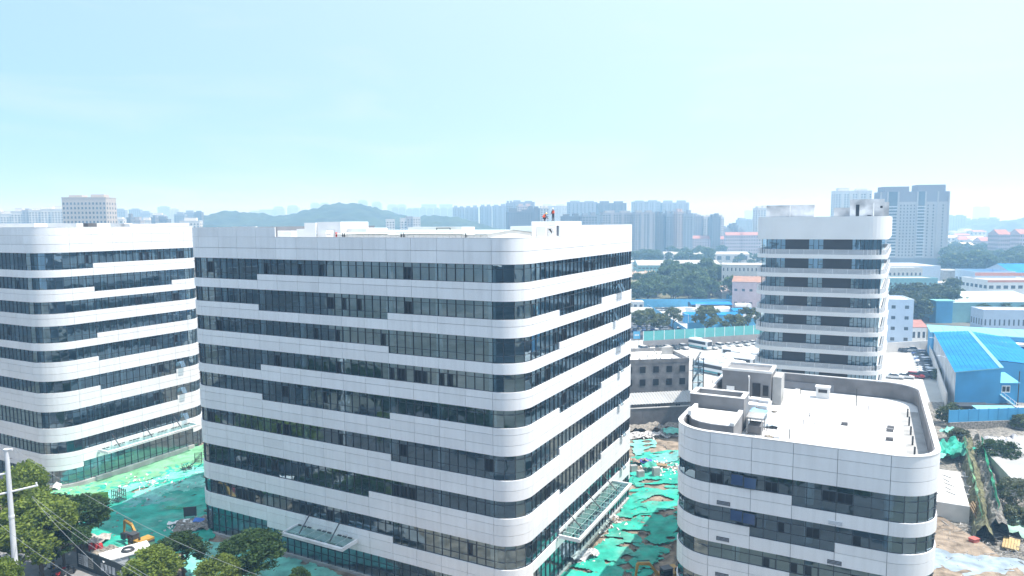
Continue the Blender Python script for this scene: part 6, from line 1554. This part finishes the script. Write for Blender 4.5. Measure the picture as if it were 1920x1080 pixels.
for f in (.18, .60):
    bal = MB()
    for j in range(int((H-14-10)/3.05)): bal.box(f*W-4, f*W+4, -1.0, -.02, 10+j*3.05-.9, 10+j*3.05+.25)
    bal.build('balcony', far_mat('balcony_white', (.55, .56, .57)), t); MB().box(f*W-4, f*W+4, -.1, -.015, 9, H-4).build('balcony_recess', M_farw, t)
for f in (0, .10, .26, .54, .66, .84, 1): MB().box(f*W-.7, f*W+.7, -.5, -.001, 8, H-4).build('pilaster', MATS['residential_beige'], t)
# white roofed stadium and small houses at right
for i, (a, b, y) in enumerate(((1788, 1850, 437), (1812, 1856, 440), (1840, 1850, 433))):
    p, q = GY(a, y, 1500), GY(b, y, 1500); tag(MB().box(0, q.x-p.x, 0, 30, 0, 4).box(10, 14, 5, 9, -30, 0).box(q.x-p.x-14, q.x-p.x-10, 5, 9, -30, 0).build('stand_roof', M_white, None, (p.x, 1500+i*25, p.z)), ('long white stadium roof below the hill at right', 'lower white stadium roof', 'short upper white stadium roof')[i], 'roof')
hr = random.Random(12)
for i in range(34):
    px = hr.uniform(1766, 1870); py = hr.uniform(456, 486)
    p = G(px, py, -.9); s = p.y/800
    box_building('town_house', 'small pale house in the low town', 'house', p, hr.uniform(-.3, .3), 16*s, 12*s, hr.uniform(8, 14)*s, hr.choice((F_white, F_white, M_pink)), 3, 3, roof=hr.choice((M_red, M_gryr, M_white)), gable=hr.choice((0, 3)), group='small houses right of the residential tower')
for i, (a, b, y, h) in enumerate(((1870, 1892, 494, 30), (1890, 1912, 488, 26), (1910, 1940, 492, 30), (1838, 1862, 478, 18))):
    shed(f'pink apartment block at the far right, {ORD[[1,2,3,0][i]]} from the left', a, b, y, 20, h, M_red, M_pink, gable=5, name='apartment_row', cat='apartment block', nx=6, nz=7, group='pink apartment blocks at the far right')
# mid distance low town filling
fr = random.Random(3)
for i in range(60):
    px = fr.choice((fr.uniform(1190, 1420), fr.uniform(1770, 1920), fr.uniform(0, 380))); py = fr.uniform(441, 456)
    p = G(px, py, -.9)
    box_building('town_block', 'low pale block in the hazy town', 'building', p, fr.uniform(-.3, .3), fr.uniform(25, 60), 15, fr.uniform(9, 20), fr.choice((F_white, F_grey, F_pink, F_beige)), 8, 4, roof=fr.choice((M_red, M_gryr, M_gryr)), gable=fr.choice((0, 4)), group='low blocks in the hazy town')
# hills
M_hill = mat('wooded_hill', (.014, .030, .014), rough=.95, var=.35, scale=.03, col2=(.03, .055, .024), bump=1.0, bscale=.08, detail=8)
def hill(name, prof, Y, depth, step=10):
    xs = [GY(p[0], p[1], Y).x for p in prof]; zs = [GY(p[0], p[1], Y).z for p in prof]
    x0, x1 = xs[0], xs[-1]
    def hf(x, y):
        z = float(np.interp(x, xs, zs)); e = math.exp(-((y-Y)/depth)**2)
        return -2+(z+2)*e+e*(7*noise.noise(Vector((x*.03, y*.03, 3)))+5.5*noise.noise(Vector((x*.085, y*.085, 9)))+9*noise.noise(Vector((x*.008, y*.012, 5)))*(y < Y-30))
    grid_sheet(name, x0, x1, Y-depth*1.7, Y+depth*1.3, step, hf, lambda x, y: True, M_hill, 'structure')
hill('hill', [(330,432),(359,424),(371,418),(402,404),(421,399.5),(446,399.5),(480,403),(515,406),(543,405),(565,401),(590,393.5),(615,387),(640,382),(668,383.5),(690,388.5),(715,395),(746,404.5),(777,413),(800,425),(815,436)], 1400, 250, 5)
hill('hill', [(745,436),(777,412),(790,408),(809,405),(827,406),(855,411),(887,420),(930,430),(960,440)], 1300, 200, 5)
hill('hill', [(1800,445),(1830,436),(1852,430),(1872,421),(1890,419.5),(1910,415.5),(1930,413),(1980,405),(2060,395),(2150,410),(2250,440)], 1750, 300, 8)
# belts of trees in the middle distance
far_t = tree_proto('park_tree', leaf_mat('park_leaf', (.05, .10, .03), (.11, .17, .06)), 4.0, 2.5, 26, 26, .8, 95)
def belt(n, x0, x1, y0, y1, s0, s1, label, group, seed):
    g = random.Random(seed)
    for i in range(n):
        q = G(g.uniform(x0, x1), g.uniform(y0, y1), -.9); plant(far_t, q.x, q.y, -.9, g.uniform(s0, s1), label, group)
belt(46, 1186, 1360, 484, 502, 1.1, 1.9, 'pale green tree below the red roofed apartments', 'trees below the red roofed apartments', 1)
belt(90, 1770, 1925, 492, 524, 1.2, 2.1, 'green tree in the wooded belt at right', 'trees of the wooded belt at the right', 2)
belt(26, 1766, 1925, 470, 490, 1.2, 2.0, 'hazy green tree among the small houses', 'trees among the small houses', 3)
belt(24, 1380, 1425, 484, 560, .9, 1.3, 'green tree between the sheds', 'trees left of the tower', 4)
belt(10, 1810, 1925, 596, 606, .7, 1.0, 'greenish tree before the teal shed', 'trees before the teal shed', 5)
# opposite side of the street: what the glass of the facades mirrors
for i, (x, y, w, d, h, r) in enumerate(((-150, 38, 60, 16, 46, .5), (-190, 96, 50, 16, 40, .9), (-95, -40, 55, 16, 34, .25), (-20, -75, 60, 16, 40, .1), (70, -60, 60, 16, 30, -.2), (140, 10, 40, 16, 36, -.9))):
    box_building('street_block', f'pinkish brown apartment block mirrored in the facade glass, {ORD[i]} along the street', 'building', Vector((x, y, 0)), r, w, d, h, far_mat('mirrored_brown', (.10, .11, .12)), 14, 12, group='blocks across the street')
for i in range(16): dup(near[(L_dark.name, 0)], 'dark tree across the street', (-110+i*9, 62-i*2.0, .6), i, random.uniform(1, 1.5), 'trees across the street')
# ------------------------------------------------------------------ air
hb = MB().box(-3500, 3500, -250, 5200, -2.2, 175)
MH = bpy.data.materials.new('air'); MH.use_nodes = True
n, l = MH.node_tree.nodes, MH.node_tree.links; n.clear()
o_ = n.new('ShaderNodeOutputMaterial'); v_ = n.new('ShaderNodeVolumePrincipled')
v_.inputs['Color'].default_value = (.36, .66, 1, 1); v_.inputs['Absorption Color'].default_value = (1, 1, 1, 1); v_.inputs['Density'].default_value = .00064; v_.inputs['Anisotropy'].default_value = .25
l.new(v_.outputs[0], o_.inputs['Volume'])
hb.build('haze', MH, kind='stuff')

# ------------------------------------------------------------------ labels of the many look-alikes: counted from the left
TENS = {2: 'twenty', 3: 'thirty', 4: 'forty', 5: 'fifty', 6: 'sixty', 7: 'seventy', 8: 'eighty', 9: 'ninety'}
def ordinal(n):
    if n <= 20: return ORD[n-1]
    h = ''
    if n >= 100: h = 'hundred-and-'; n -= 100
    if n == 0: return 'hundredth'
    if n <= 20: return h+ORD[n-1]
    if n % 10 == 0: return h+TENS[n//10][:-1]+'ieth'
    return h+TENS[n//10]+'-'+ORD[n % 10-1]
byg = {}
for o in COL.objects:
    if o.parent is None and 'group' in o and 'label' in o: byg.setdefault((o['group'], o['label']), []).append(o)
for k, L in byg.items():
    if len(L) < 2: continue
    def pxx(o):
        d = o.matrix_basis.translation-CAM; return d.dot(rgt)/max(.1, d.dot(fwd))
    for i, o in enumerate(sorted(L, key=pxx)): o['label'] = o['label']+', '+ordinal(i+1)+' from the left'
for o in COL.objects:
    if o.parent is None and 'label' in o and len(o['label'].replace('-', ' ').split()) > 16: print('LONG', o.name, o['label'])
